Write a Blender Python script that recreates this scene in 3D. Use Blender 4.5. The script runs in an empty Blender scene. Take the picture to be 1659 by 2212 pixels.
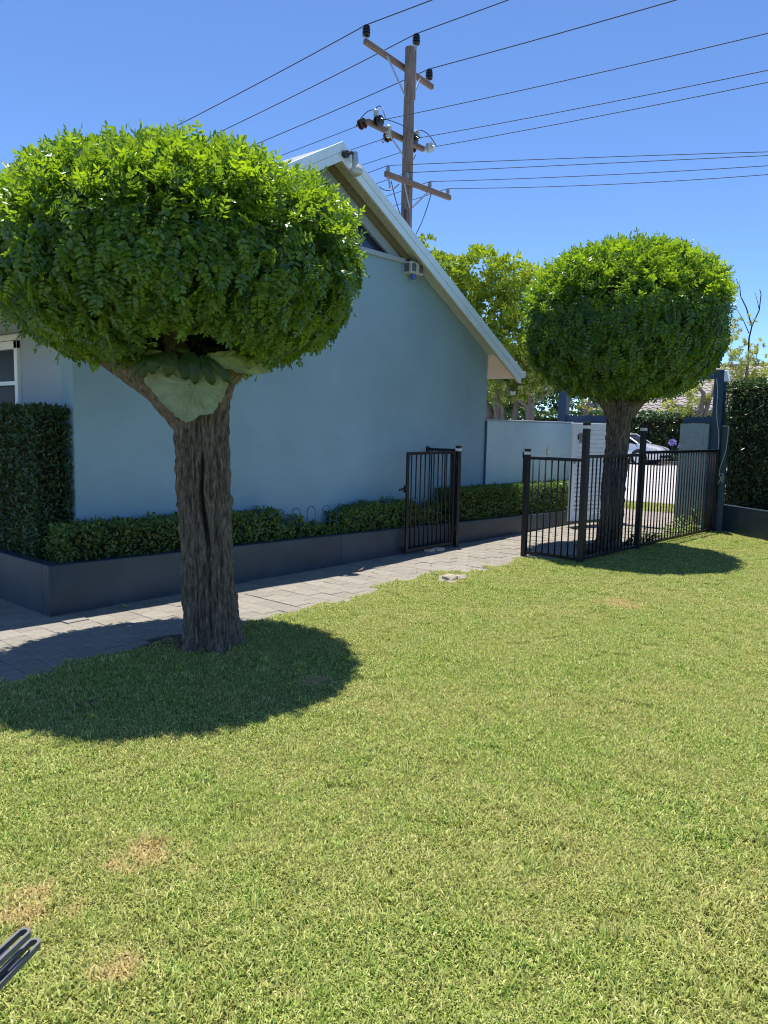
import bpy, bmesh, math, random
import numpy as np
from mathutils import Vector, Matrix, noise as mnoise

random.seed(7); RNG = np.random.default_rng(11)
S = bpy.context.scene
C = S.collection

# ------------------------------------------------------------------ camera, sky, sun, exposure
# frame: X runs along the garden path towards the street, Y towards the house, Z up (metres)
cam_d = bpy.data.cameras.new('camera'); cam = bpy.data.objects.new('camera', cam_d); C.objects.link(cam)
cf, cr, cu = Vector((0.756, 0.645, -0.111)), Vector((0.650, -0.759, 0.020)), Vector((0.072, 0.087, 0.994))
cf.normalize(); cr = (cr - cf * cr.dot(cf)).normalized(); cu = cr.cross(cf)
CAM = Vector((-2.728, -5.666, 1.5))
cam.matrix_world = Matrix(((cr.x, cu.x, -cf.x, CAM.x), (cr.y, cu.y, -cf.y, CAM.y), (cr.z, cu.z, -cf.z, CAM.z), (0, 0, 0, 1)))
cam_d.sensor_fit = 'VERTICAL'; cam_d.sensor_height = 36.0; cam_d.lens = 36.0 * 1662 / 2212
cam_d.clip_start = 0.05; cam_d.clip_end = 2000
S.camera = cam

SUN = Vector((0.13, 0.13, 1.0)).normalized()            # direction towards the sun
el = math.asin(SUN.z); az = math.atan2(SUN.x, SUN.y)
W = bpy.data.worlds.new('World'); S.world = W; W.use_nodes = True
wn = W.node_tree; bg = wn.nodes['Background']
sky = wn.nodes.new('ShaderNodeTexSky'); sky.sky_type = 'NISHITA'; sky.sun_disc = False
sky.sun_elevation = el; sky.sun_rotation = az; sky.altitude = 0
sky.air_density = 0.62; sky.dust_density = 0.0; sky.ozone_density = 10.0
wn.links.new(sky.outputs[0], bg.inputs[0]); bg.inputs[1].default_value = 0.148
sd = bpy.data.lights.new('sun', 'SUN'); so = bpy.data.objects.new('sun', sd); C.objects.link(so)
sd.energy = 5.0; sd.angle = math.radians(0.5); sd.color = (1.0, 0.95, 0.86)
so.rotation_euler = SUN.to_track_quat('Z', 'Y').to_euler(); so.location = (0, 0, 30)
S.view_settings.view_transform = 'Standard'; S.view_settings.look = 'None'
S.view_settings.exposure = 0.70; S.view_settings.gamma = 1.0; S.view_settings.use_curve_mapping = False
S.render.engine = 'CYCLES'
S.cycles.use_denoising = True; S.cycles.denoising_prefilter = 'FAST'; S.cycles.filter_width = 1.1; S.cycles.max_bounces = 7; S.cycles.diffuse_bounces = 4
S.cycles.transmission_bounces = 4; S.cycles.transparent_max_bounces = 8; S.cycles.use_adaptive_sampling = True
S.cycles.sample_clamp_indirect = 8.0

# ------------------------------------------------------------------ materials
def lin(c):
    return c
def mat(name, col, rough=0.6, var=0.0, vscale=8.0, bump=0.0, bscale=60.0, metal=0.0, col2=None, orand=0.0,
        spec=0.5, stretch=(1, 1, 1), attr=None, acol=None, trans=0.0, tcol=None, coat=0.0):
    m = bpy.data.materials.new(name); m.use_nodes = True
    nt = m.node_tree; N = nt.nodes; L = nt.links; P = N['Principled BSDF']
    P.inputs['Roughness'].default_value = rough; P.inputs['Metallic'].default_value = metal
    P.inputs['Specular IOR Level'].default_value = spec
    if coat: P.inputs['Coat Weight'].default_value = coat
    tc = N.new('ShaderNodeTexCoord'); mp = N.new('ShaderNodeMapping'); mp.inputs['Scale'].default_value = stretch
    L.new(tc.outputs['Object'], mp.inputs[0])
    rgb = N.new('ShaderNodeRGB'); rgb.outputs[0].default_value = (*col, 1); out = rgb.outputs[0]
    if var or col2:
        nz = N.new('ShaderNodeTexNoise'); nz.inputs['Scale'].default_value = vscale; nz.inputs['Detail'].default_value = 6
        nz.inputs['Roughness'].default_value = 0.65; L.new(mp.outputs[0], nz.inputs['Vector'])
        rp = N.new('ShaderNodeMapRange'); rp.inputs[1].default_value = 0.32; rp.inputs[2].default_value = 0.68
        L.new(nz.outputs[0], rp.inputs[0])
        mx = N.new('ShaderNodeMix'); mx.data_type = 'RGBA'
        c2 = col2 if col2 else tuple(max(0, c * (1 + var)) for c in col)
        c1 = col if col2 else tuple(max(0, c * (1 - var)) for c in col)
        mx.inputs[6].default_value = (*c1, 1); mx.inputs[7].default_value = (*c2, 1)
        L.new(rp.outputs[0], mx.inputs[0]); out = mx.outputs[2]
    if attr:
        at = N.new('ShaderNodeAttribute'); at.attribute_name = attr
        mx = N.new('ShaderNodeMix'); mx.data_type = 'RGBA'; mx.inputs[7].default_value = (*acol, 1)
        L.new(at.outputs['Fac'], mx.inputs[0]); L.new(out, mx.inputs[6]); out = mx.outputs[2]
    if orand:
        oi = N.new('ShaderNodeObjectInfo'); mr = N.new('ShaderNodeMapRange')
        mr.inputs[3].default_value = 1 - orand; mr.inputs[4].default_value = 1 + orand
        L.new(oi.outputs['Random'], mr.inputs[0])
        hs = N.new('ShaderNodeHueSaturation'); L.new(mr.outputs[0], hs.inputs['Value']); L.new(out, hs.inputs['Color']); out = hs.outputs[0]
    L.new(out, P.inputs['Base Color'])
    if bump:
        nz = N.new('ShaderNodeTexNoise'); nz.inputs['Scale'].default_value = bscale; nz.inputs['Detail'].default_value = 5
        L.new(mp.outputs[0], nz.inputs['Vector'])
        bp = N.new('ShaderNodeBump'); bp.inputs['Strength'].default_value = bump; bp.inputs['Distance'].default_value = 0.01
        L.new(nz.outputs[0], bp.inputs['Height']); L.new(bp.outputs[0], P.inputs['Normal'])
    if trans:
        tb = N.new('ShaderNodeBsdfTranslucent')
        if tcol:
            hs = N.new('ShaderNodeMix'); hs.data_type = 'RGBA'; hs.blend_type = 'MULTIPLY'; hs.inputs[0].default_value = 1
            L.new(out, hs.inputs[6]); hs.inputs[7].default_value = (*tcol, 1); L.new(hs.outputs[2], tb.inputs[0])
        else: L.new(out, tb.inputs[0])
        ms = N.new('ShaderNodeMixShader'); ms.inputs[0].default_value = trans
        L.new(P.outputs[0], ms.inputs[1]); L.new(tb.outputs[0], ms.inputs[2]); L.new(ms.outputs[0], N['Material Output'].inputs[0])
    return m

M = {}
M['wall'] = mat('wall_paint', (0.275, 0.405, 0.475), 0.75, 0.09, 1.1, 0.3, 110)
M['wall_side'] = mat('side_wall_paint', (0.37, 0.43, 0.49), 0.75, 0.05, 1.3, 0.15, 140)
M['boundary'] = mat('boundary_paint', (0.50, 0.64, 0.67), 0.7, 0.08, 1.6, 0.2, 120)
M['pier'] = mat('pier_render', (0.27, 0.35, 0.365), 0.75, 0.12, 2.2, 0.2, 90)
M['planter'] = mat('planter_paint', (0.024, 0.045, 0.063), 0.45, 0.28, 2.5, 0.12, 90)
M['navy'] = mat('navy_paint', (0.035, 0.075, 0.14), 0.5, 0.1, 4, 0.08, 90)
M['white'] = mat('white_paint', (0.86, 0.88, 0.90), 0.4, 0.04, 5, 0.03, 60)
M['barge'] = mat('barge_metal', (0.74, 0.85, 0.92), 0.35, 0.05, 4, 0.02, 30)
M['cream'] = mat('cream_timber', (0.46, 0.42, 0.30), 0.6, 0.12, 6, 0.1, 40, stretch=(6, 1, 6))
M['soffit'] = mat('soffit_board', (0.50, 0.52, 0.48), 0.7, 0.06, 3)
M['soffit_bounce'] = mat('eave_lining_warm_bounce', (0.88, 0.62, 0.54), 0.7, 0.05, 3)  # pink bounce light under the right eave put into the lining colour
M['timber_dark'] = mat('rafter_timber', (0.20, 0.17, 0.11), 0.65, 0.2, 8, 0.1, 50, stretch=(5, 1, 5))
M['alum'] = mat('window_aluminium', (0.34, 0.40, 0.47), 0.4, 0.05, 6)
M['roof'] = mat('roof_sheet', (0.30, 0.31, 0.32), 0.5, 0.1, 3)
def glass(name, col, rough=0.03):
    m = mat(name, col, rough, spec=0.7); return m
M['glass'] = glass('dark_glass', (0.012, 0.02, 0.055))
M['glass2'] = mat('window_glass', (0.010, 0.012, 0.018), 0.4, spec=0.12)
M['black'] = mat('black_powder_coat', (0.010, 0.010, 0.012), 0.42, 0.2, 30, 0.05, 200)
M['capwhite'] = mat('cap_band', (0.68, 0.68, 0.72), 0.5, 0.08, 30)
M['paver'] = mat('concrete_paver', (0.205, 0.187, 0.155), 0.9, 0.0, 14, 0.6, 220, col2=(0.285, 0.262, 0.22), orand=0.09)
M['joint'] = mat('joint_sand', (0.17, 0.145, 0.105), 0.95, 0.3, 30, 0.4, 150)
M['soil'] = mat('garden_soil', (0.075, 0.052, 0.036), 0.95, 0.4, 25, 0.8, 60)
M['stone'] = mat('weathered_stone', (0.34, 0.29, 0.23), 0.85, 0.2, 14, 0.6, 60)
M['brick'] = mat('sandy_brick', (0.52, 0.44, 0.33), 0.9, 0.12, 20, 0.4, 120)
M['asphalt'] = mat('road_asphalt', (0.40, 0.375, 0.36), 0.9, 0.1, 2, 0.4, 150)
M['kerb'] = mat('kerb_concrete', (0.30, 0.28, 0.25), 0.9, 0.12, 6, 0.3, 60)
M['line'] = mat('road_paint', (0.7, 0.7, 0.68), 0.7, 0.1, 6)
M['ground'] = mat('far_ground', (0.10, 0.12, 0.05), 0.95, 0.3, 0.6)
M['polewood'] = mat('pole_timber', (0.125, 0.078, 0.055), 0.85, 0.0, 3.5, 0.6, 14, col2=(0.29, 0.24, 0.21), stretch=(9, 9, 0.5))
M['armwood'] = mat('crossarm_timber', (0.12, 0.075, 0.055), 0.85, 0.0, 4, 0.4, 12, col2=(0.26, 0.20, 0.16), stretch=(0.6, 9, 9))
M['wire'] = mat('wire_metal', (0.03, 0.034, 0.04), 0.5)
M['steel'] = mat('galvanised_steel', (0.42, 0.44, 0.46), 0.4, 0.15, 10, metal=0.6)
M['darkins'] = mat('black_insulator', (0.014, 0.013, 0.014), 0.25)
M['brownins'] = mat('brown_porcelain', (0.045, 0.016, 0.012), 0.15, spec=0.8)
M['paleins'] = mat('pale_insulator', (0.45, 0.52, 0.52), 0.25)
M['lvins'] = mat('grey_insulator', (0.20, 0.27, 0.33), 0.3)
M['lampblack'] = mat('lamp_black', (0.02, 0.02, 0.02), 0.3)
M['bulb'] = mat('bulb_glass', (0.55, 0.53, 0.46), 0.08, spec=0.8)
M['alarm'] = mat('alarm_plastic', (0.52, 0.52, 0.47), 0.45, 0.08, 12)
M['alarmp'] = mat('alarm_panel', (0.10, 0.11, 0.12), 0.35)
M['blue'] = mat('strobe_blue', (0.03, 0.12, 0.55), 0.15)
M['sign'] = mat('sign_metal', (0.34, 0.35, 0.34), 0.4, 0.1, 20)
M['signtext'] = mat('sign_lettering', (0.05, 0.055, 0.055), 0.5)
M['chrome'] = mat('lock_metal', (0.55, 0.55, 0.55), 0.25, metal=0.9)
M['cord'] = mat('pale_cord', (0.50, 0.49, 0.44), 0.8)
M['carpaint'] = mat('silver_car_paint', (0.60, 0.62, 0.66), 0.25, metal=0.35, coat=0.6)
M['tyre'] = mat('tyre_rubber', (0.015, 0.015, 0.016), 0.8)
M['rim'] = mat('alloy_rim', (0.62, 0.63, 0.65), 0.3, metal=0.5)
M['headlamp'] = mat('headlamp_lens', (0.55, 0.58, 0.62), 0.08, spec=0.9)
M['chairgrey'] = mat('grey_frame_metal', (0.12, 0.12, 0.125), 0.6, 0.05, 30)
M['chairnavy'] = mat('navy_webbing', (0.012, 0.018, 0.07), 0.6)
M['tile'] = mat('roof_tile', (0.25, 0.225, 0.21), 0.85, 0.2, 10, 0.3, 40, orand=0.16)
M['rendered'] = mat('cream_render', (0.45, 0.42, 0.36), 0.8, 0.06, 2)
M['agap'] = mat('purple_flower', (0.30, 0.28, 0.68), 0.6, 0.15, 20, trans=0.25)
M['dryleaf'] = mat('dry_leaf', (0.12, 0.07, 0.035), 0.7, 0.2, 30)

def leafmat(name, c1, c2, rough=0.38, trans=0.3, tcol=(1.5, 1.6, 0.5), spec=0.45):
    return mat(name, c1, rough, attr='tint', acol=c2, trans=trans, tcol=tcol, spec=spec)
M['leaf'] = leafmat('robinia_leaf', (0.037, 0.102, 0.033), (0.20, 0.34, 0.028), 0.33, 0.42, (2.4, 2.05, 0.55), 0.6)
M['hedge'] = leafmat('hedge_leaf', (0.032, 0.068, 0.025), (0.07, 0.13, 0.03), 0.32, 0.2)
M['hedge2'] = leafmat('azalea_leaf', (0.048, 0.10, 0.028), (0.19, 0.29, 0.045), 0.4, 0.25)
M['bgtree'] = leafmat('bottlebrush_leaf', (0.10, 0.19, 0.02), (0.44, 0.53, 0.05), 0.5, 0.3, (1.5, 1.5, 0.5))
M['bgfeather'] = leafmat('feathery_leaf', (0.13, 0.19, 0.04), (0.50, 0.52, 0.14), 0.5, 0.35, (1.4, 1.4, 0.6))
M['plant'] = leafmat('creeper_leaf', (0.10, 0.18, 0.05), (0.45, 0.52, 0.28), 0.4, 0.3)
M['frond'] = leafmat('fern_frond', (0.022, 0.055, 0.013), (0.06, 0.11, 0.025), 0.45, 0.25)
M['shield'] = mat('shield_frond', (0.40, 0.46, 0.27), 0.6, 0.2, 7, 0.35, 50, trans=0.4)
M['palefrond'] = mat('pale_frond', (0.36, 0.44, 0.20), 0.55, 0.2, 8, 0.2, 60, trans=0.35)
M['rachis'] = M['leaf']
M['bark'] = mat('furrowed_bark', (0.045, 0.033, 0.023), 0.95, 0.0, 4, 0.8, 9, col2=(0.26, 0.21, 0.16), stretch=(14, 14, 3.5), spec=0.15)
M['palebark'] = mat('pale_bark', (0.16, 0.14, 0.115), 0.9, 0.25, 6, 0.3, 30)
M['twig'] = mat('dark_twig', (0.030, 0.026, 0.016), 0.95, 0.5, 40, 0.8, 90, spec=0.1)

# grass blade colour: per-blade tint, plus dry patches that belong to the lawn itself
def grass_material():
    m = bpy.data.materials.new('grass_blade'); m.use_nodes = True
    nt = m.node_tree; N = nt.nodes; L = nt.links; P = N['Principled BSDF']
    at = N.new('ShaderNodeAttribute'); at.attribute_name = 'tint'
    cr_ = N.new('ShaderNodeValToRGB'); e = cr_.color_ramp.elements
    e[0].position = 0; e[0].color = (0.062, 0.150, 0.022, 1); e[1].position = 1; e[1].color = (0.80, 0.76, 0.36, 1)
    a = cr_.color_ramp.elements.new(0.45); a.color = (0.29, 0.395, 0.065, 1)
    a = cr_.color_ramp.elements.new(0.78); a.color = (0.56, 0.595, 0.18, 1)
    L.new(at.outputs['Fac'], cr_.inputs[0])
    g = N.new('ShaderNodeNewGeometry')
    n1 = N.new('ShaderNodeTexNoise'); n1.inputs['Scale'].default_value = 1.3; n1.inputs['Detail'].default_value = 4
    L.new(g.outputs['Position'], n1.inputs['Vector'])
    n2 = N.new('ShaderNodeTexNoise'); n2.inputs['Scale'].default_value = 12; n2.inputs['Detail'].default_value = 5
    L.new(g.outputs['Position'], n2.inputs['Vector'])
    mr = N.new('ShaderNodeMapRange'); mr.inputs[1].default_value = 0.42; mr.inputs[2].default_value = 0.66; mr.inputs[4].default_value = 0.42
    ad = N.new('ShaderNodeMath'); ad.operation = 'MULTIPLY_ADD'; ad.inputs[1].default_value = 0.5; L.new(n2.outputs[0], ad.inputs[0])
    ml = N.new('ShaderNodeMath'); ml.operation = 'MULTIPLY'; ml.inputs[1].default_value = 0.5; L.new(n1.outputs[0], ml.inputs[0])
    L.new(ml.outputs[0], ad.inputs[2]); L.new(ad.outputs[0], mr.inputs[0])
    fac = mr.outputs[0]
    for (px, py, r) in DRY:
        d = N.new('ShaderNodeVectorMath'); d.operation = 'DISTANCE'; d.inputs[1].default_value = (px, py, 0.01)
        L.new(g.outputs['Position'], d.inputs[0])
        q = N.new('ShaderNodeMath'); q.operation = 'MULTIPLY_ADD'; q.inputs[1].default_value = r * 3.2; L.new(n2.outputs[0], q.inputs[0]); q.inputs[2].default_value = -1.6 * r
        s = N.new('ShaderNodeMath'); s.operation = 'ADD'; L.new(d.outputs['Value'], s.inputs[0]); L.new(q.outputs[0], s.inputs[1])
        k = N.new('ShaderNodeMapRange'); k.inputs[1].default_value = r; k.inputs[2].default_value = r * 0.2; k.inputs[4].default_value = 0.9
        L.new(s.outputs[0], k.inputs[0])
        x = N.new('ShaderNodeMath'); x.operation = 'MAXIMUM'; L.new(fac, x.inputs[0]); L.new(k.outputs[0], x.inputs[1]); fac = x.outputs[0]
    mx = N.new('ShaderNodeMix'); mx.data_type = 'RGBA'; mx.inputs[7].default_value = (0.60, 0.48, 0.215, 1)
    L.new(fac, mx.inputs[0]); L.new(cr_.outputs[0], mx.inputs[6])
    L.new(mx.outputs[2], P.inputs['Base Color']); P.inputs['Roughness'].default_value = 0.5; P.inputs['Specular IOR Level'].default_value = 0.35
    tb = N.new('ShaderNodeBsdfTranslucent'); L.new(mx.outputs[2], tb.inputs[0])
    ms = N.new('ShaderNodeMixShader'); ms.inputs[0].default_value = 0.33
    L.new(P.outputs[0], ms.inputs[1]); L.new(tb.outputs[0], ms.inputs[2]); L.new(ms.outputs[0], N['Material Output'].inputs[0])
    return m
DRY = [(-1.34, -3.42, 0.15), (-1.75, -3.42, 0.17), (-1.70, -3.83, 0.11), (3.6, -2.98, 0.28), (0.35, -2.55, 0.12)]
M['grass'] = grass_material()
M['thatch'] = mat('lawn_thatch', (0.12, 0.13, 0.035), 0.95, 0.0, 9, 0.8, 60, col2=(0.24, 0.20, 0.075))

# ------------------------------------------------------------------ mesh helpers
WPOS = {}
def tag(o, label=None, cat=None, group=None, kind=None):
    if label: o['label'] = label
    if cat: o['category'] = cat
    if group: o['group'] = group
    if kind: o['kind'] = kind
    return o
def thing(name, loc, label, cat, group=None):
    o = bpy.data.objects.new(name, None); C.objects.link(o); o.location = loc; o.empty_display_size = 0.1
    WPOS[o.name] = Vector(loc); return tag(o, label, cat, group)
def link(name, me, parent=None, loc=(0, 0, 0)):
    o = bpy.data.objects.new(name, me); C.objects.link(o); loc = Vector(loc); WPOS[o.name] = loc
    if parent: o.parent = parent; o.location = loc - WPOS[parent.name]
    else: o.location = loc
    return o
def arrmesh(name, V, T, mt, tint=None, smooth=False):
    V = np.asarray(V, np.float32); T = np.asarray(T, np.int32)
    me = bpy.data.meshes.new(name); me.vertices.add(len(V)); me.vertices.foreach_set('co', V.ravel())
    k = T.shape[1]; me.loops.add(T.size); me.loops.foreach_set('vertex_index', T.ravel())
    me.polygons.add(len(T)); me.polygons.foreach_set('loop_start', np.arange(0, T.size, k, dtype=np.int32))
    if tint is not None:
        a = me.attributes.new('tint', 'FLOAT', 'POINT'); a.data.foreach_set('value', np.asarray(tint, np.float32))
    me.materials.append(mt); me.update(calc_edges=True)
    if smooth: me.polygons.foreach_set('use_smooth', np.ones(len(T), bool))
    return me
class MB:
    def __init__(s): s.v = []; s.f = []
    def add(s, v, f):
        n = len(s.v); s.v += [tuple(p) for p in v]; s.f += [tuple(i + n for i in q) for q in f]; return s
    def box(s, x0, x1, y0, y1, z0, z1):
        return s.add([(x0, y0, z0), (x1, y0, z0), (x1, y1, z0), (x0, y1, z0), (x0, y0, z1), (x1, y0, z1), (x1, y1, z1), (x0, y1, z1)],
                     [(3, 2, 1, 0), (4, 5, 6, 7), (0, 1, 5, 4), (1, 2, 6, 5), (2, 3, 7, 6), (3, 0, 4, 7)])
    def hexa(s, P):
        return s.add(P, [(3, 2, 1, 0), (4, 5, 6, 7), (0, 1, 5, 4), (1, 2, 6, 5), (2, 3, 7, 6), (3, 0, 4, 7)])
    def bar(s, a, b, w, h, up=(0, 0, 1)):
        a, b = Vector(a), Vector(b); d = (b - a).normalized(); up = Vector(up)
        if abs(d.dot(up)) > 0.99: up = Vector((1, 0, 0))
        r = d.cross(up).normalized() * w / 2; q = r.cross(d).normalized() * h / 2
        return s.hexa([a - r - q, a + r - q, b + r - q, b - r - q, a - r + q, a + r + q, b + r + q, b - r + q])
    def tube(s, pts, rad, seg=8, cap=True):
        pts = [Vector(p) for p in pts]; n = len(pts)
        if not hasattr(rad, '__len__'): rad = [rad] * n
        V = []; F = []; ref = None
        for i, p in enumerate(pts):
            d = (pts[min(i + 1, n - 1)] - pts[max(i - 1, 0)]).normalized()
            if ref is None:
                ref = Vector((0, 0, 1)) if abs(d.z) < 0.9 else Vector((1, 0, 0))
            a = (ref - d * ref.dot(d)).normalized(); ref = a; b = d.cross(a)
            V += [p + (a * math.cos(t) + b * math.sin(t)) * rad[i] for t in (2 * math.pi * k / seg for k in range(seg))]
        for i in range(n - 1):
            for k in range(seg):
                k2 = (k + 1) % seg; F.append((i * seg + k, i * seg + k2, (i + 1) * seg + k2, (i + 1) * seg + k))
        if cap: F.append(tuple(range(seg - 1, -1, -1))); F.append(tuple((n - 1) * seg + k for k in range(seg)))
        return s.add(V, F)
    def prism(s, poly, d):                                  # poly: list of 3-D points, d: extrusion vector
        n = len(poly); d = Vector(d); a = [Vector(p) for p in poly]
        return s.add(a + [p + d for p in a], [tuple(range(n - 1, -1, -1)), tuple(range(n, 2 * n))] + [(i, (i + 1) % n, n + (i + 1) % n, n + i) for i in range(n)])
    def build(s, name, mt, parent=None, bevel=0, smooth=False, loc=None):
        base = WPOS[parent.name] if parent else Vector((0, 0, 0))
        if loc is not None: base = Vector(loc)
        me = bpy.data.meshes.new(name); me.from_pydata([tuple(Vector(p) - base) for p in s.v], [], s.f)
        bm = bmesh.new(); bm.from_mesh(me); bmesh.ops.recalc_face_normals(bm, faces=bm.faces)
        if bevel: bmesh.ops.bevel(bm, geom=bm.edges[:], offset=bevel, segments=1, affect='EDGES', profile=0.6)
        bm.to_mesh(me); bm.free(); me.materials.append(M[mt])
        if smooth:
            me.polygons.foreach_set('use_smooth', [True] * len(me.polygons))
            try: me.set_sharp_from_angle(angle=math.radians(40))
            except Exception: pass
        return link(name, me, parent, base)
def disc_stack(mb, p, axis, prof, seg=12):                  # prof: (distance along axis, radius)
    p = Vector(p); axis = Vector(axis).normalized()
    return mb.tube([p + axis * t for t, r in prof], [r for t, r in prof], seg)
def nz3(x, y, z): return mnoise.noise(Vector((x, y, z)))

# ------------------------------------------------------------------ ground, road, footpath, lawn
def sheet(name, poly, z, mt, kind='structure', cut=1):
    me = bpy.data.meshes.new(name); me.from_pydata([(x, y, z) for x, y in poly], [], [tuple(range(len(poly)))])
    me.materials.append(M[mt]); me.update(); return tag(link(name, me), kind=kind)
sheet('ground', [(-300, -300), (600, -300), (600, 300), (-300, 300)], -0.05, 'ground')
rw0, rw1 = 13.5, 33.6
MB().box(rw0, rw1, -120, 120, -0.045, -0.030).build('road', 'asphalt')['kind'] = 'structure'
k = MB().box(rw0 - 0.18, rw0, -120, 120, -0.046, 0.0).build('kerb', 'kerb'); k['kind'] = 'structure'
k = MB().box(rw1, rw1 + 0.2, -120, 120, -0.046, 0.12).build('far_kerb', 'kerb'); k['kind'] = 'structure'
rm = MB()
rm.box(17.3, 17.42, -60, 60, -0.029, -0.026); rm.box(21.0, 21.14, -60, 60, -0.029, -0.026); rm.box(29.6, 29.7, -60, 60, -0.029, -0.026)
o = rm.build('road_marking', 'line'); o['kind'] = 'structure'
def brickmat():
    m = mat('footpath_brick', (0.3, 0.3, 0.3), 0.9); nt = m.node_tree; N = nt.nodes; L = nt.links; P = N['Principled BSDF']
    tc = N.new('ShaderNodeTexCoord'); b = N.new('ShaderNodeTexBrick'); b.inputs['Scale'].default_value = 2.2
    b.inputs['Color1'].default_value = (0.33, 0.28, 0.24, 1); b.inputs['Color2'].default_value = (0.26, 0.225, 0.20, 1); b.inputs['Mortar'].default_value = (0.11, 0.10, 0.085, 1)
    b.inputs['Mortar Size'].default_value = 0.012
    L.new(tc.outputs['Object'], b.inputs[0]); L.new(b.outputs[0], P.inputs['Base Color'])
    bp = N.new('ShaderNodeBump'); bp.inputs['Strength'].default_value = 0.5; bp.inputs['Distance'].default_value = 0.01; bp.invert = True
    L.new(b.outputs['Fac'], bp.inputs['Height']); L.new(bp.outputs[0], P.inputs['Normal']); return m
M['footbrick'] = brickmat()
MB().box(9.3, 11.6, -120, 120, -0.045, 0.0).build('footpath', 'footbrick')['kind'] = 'structure'
sheet('nature_strip', [(11.6, -120), (rw0 - 0.18, -120), (rw0 - 0.18, 120), (11.6, 120)], -0.006, 'thatch')

def edge_y(x):                                              # where the turf meets the paving
    return -1.36 + 0.018 * nz3(x * 2.1, 3.3, 0) + 0.012 * nz3(x * 7, 1, 0)
lawn_poly = [(-14, -14), (8.2, -14), (8.2, -4.0), (8.81, -2.86), (9.5, -1.92), (5.24, -1.82)]
notch = [(5.1, -1.32), (4.6, -1.33), (3.66, -1.42), (3.62, -1.16), (2.70, -1.18), (2.66, -1.40)]
xs = [2.5, 2.3, 2.1, 1.9, 1.7, 1.5, 1.3, 1.1, 0.9, 0.75, 0.62]
lawn_edge = notch + [(x, edge_y(x)) for x in xs] + [(0.56, -1.36), (0.45, -1.52), (0.20, -1.52), (0.08, -1.42), (0.0, edge_y(0) - 0.02)] + [(x, edge_y(x) - 0.02) for x in np.arange(-0.2, -6.1, -0.2)] + [(-14, -1.4)]
lawn = sheet('lawn', lawn_poly + lawn_edge, 0.006, 'thatch')
sheet('garden_bed', [(5.24, -1.84), (9.34, -1.95), (9.34, -1.30), (5.24, -1.30)], -0.020, 'soil')
sheet('paving_bed', [(-6, -1.6), (9.3, -1.6), (9.3, 0.3), (-0.02, 0.3), (-0.02, 4), (-6, 4)], -0.034, 'joint')

# grass: tufts of real blades scattered by geometry nodes (nobody could count them)
def tuft(name, n, size, lmin, lmax, seed, flat=0.92):
    r = np.random.default_rng(seed)
    bx = r.uniform(-size / 2, size / 2, (n, 2)); ln = r.uniform(lmin, lmax, n); w = r.uniform(0.0014, 0.0026, n)
    az_ = r.uniform(0, 2 * np.pi, n); lean = np.clip(r.normal(flat, 0.28, n), 0.05, 1.35)
    dx, dy = np.cos(az_), np.sin(az_)
    V = np.zeros((n, 5, 3)); sx, sy = -dy, dx
    l1 = lean * 0.7; l2 = lean * 1.25
    mxy = np.sin(l1) * ln * 0.5; mz = np.cos(l1) * ln * 0.5
    txy = mxy + np.sin(l2) * ln * 0.5; tz = mz + np.cos(l2) * ln * 0.5
    V[:, 0] = np.stack([bx[:, 0] - sx * w * .8, bx[:, 1] - sy * w * .8, np.full(n, -0.004)], 1)
    V[:, 1] = np.stack([bx[:, 0] + sx * w * .8, bx[:, 1] + sy * w * .8, np.full(n, -0.004)], 1)
    V[:, 2] = np.stack([bx[:, 0] + dx * mxy + sx * w, bx[:, 1] + dy * mxy + sy * w, mz], 1)
    V[:, 3] = np.stack([bx[:, 0] + dx * mxy - sx * w, bx[:, 1] + dy * mxy - sy * w, mz], 1)
    V[:, 4] = np.stack([bx[:, 0] + dx * txy, bx[:, 1] + dy * txy, tz], 1)
    base = np.arange(n)[:, None] * 5
    T = np.concatenate([base + np.array([[0, 1, 2]]), base + np.array([[0, 2, 3]]), base + np.array([[3, 2, 4]])])
    t = np.clip(r.beta(2.0, 2.0, n) + r.normal(0, 0.05, n), 0, 1)
    me = arrmesh(name, V.reshape(-1, 3), T, M['grass'], np.repeat(t, 5))
    return me
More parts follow.
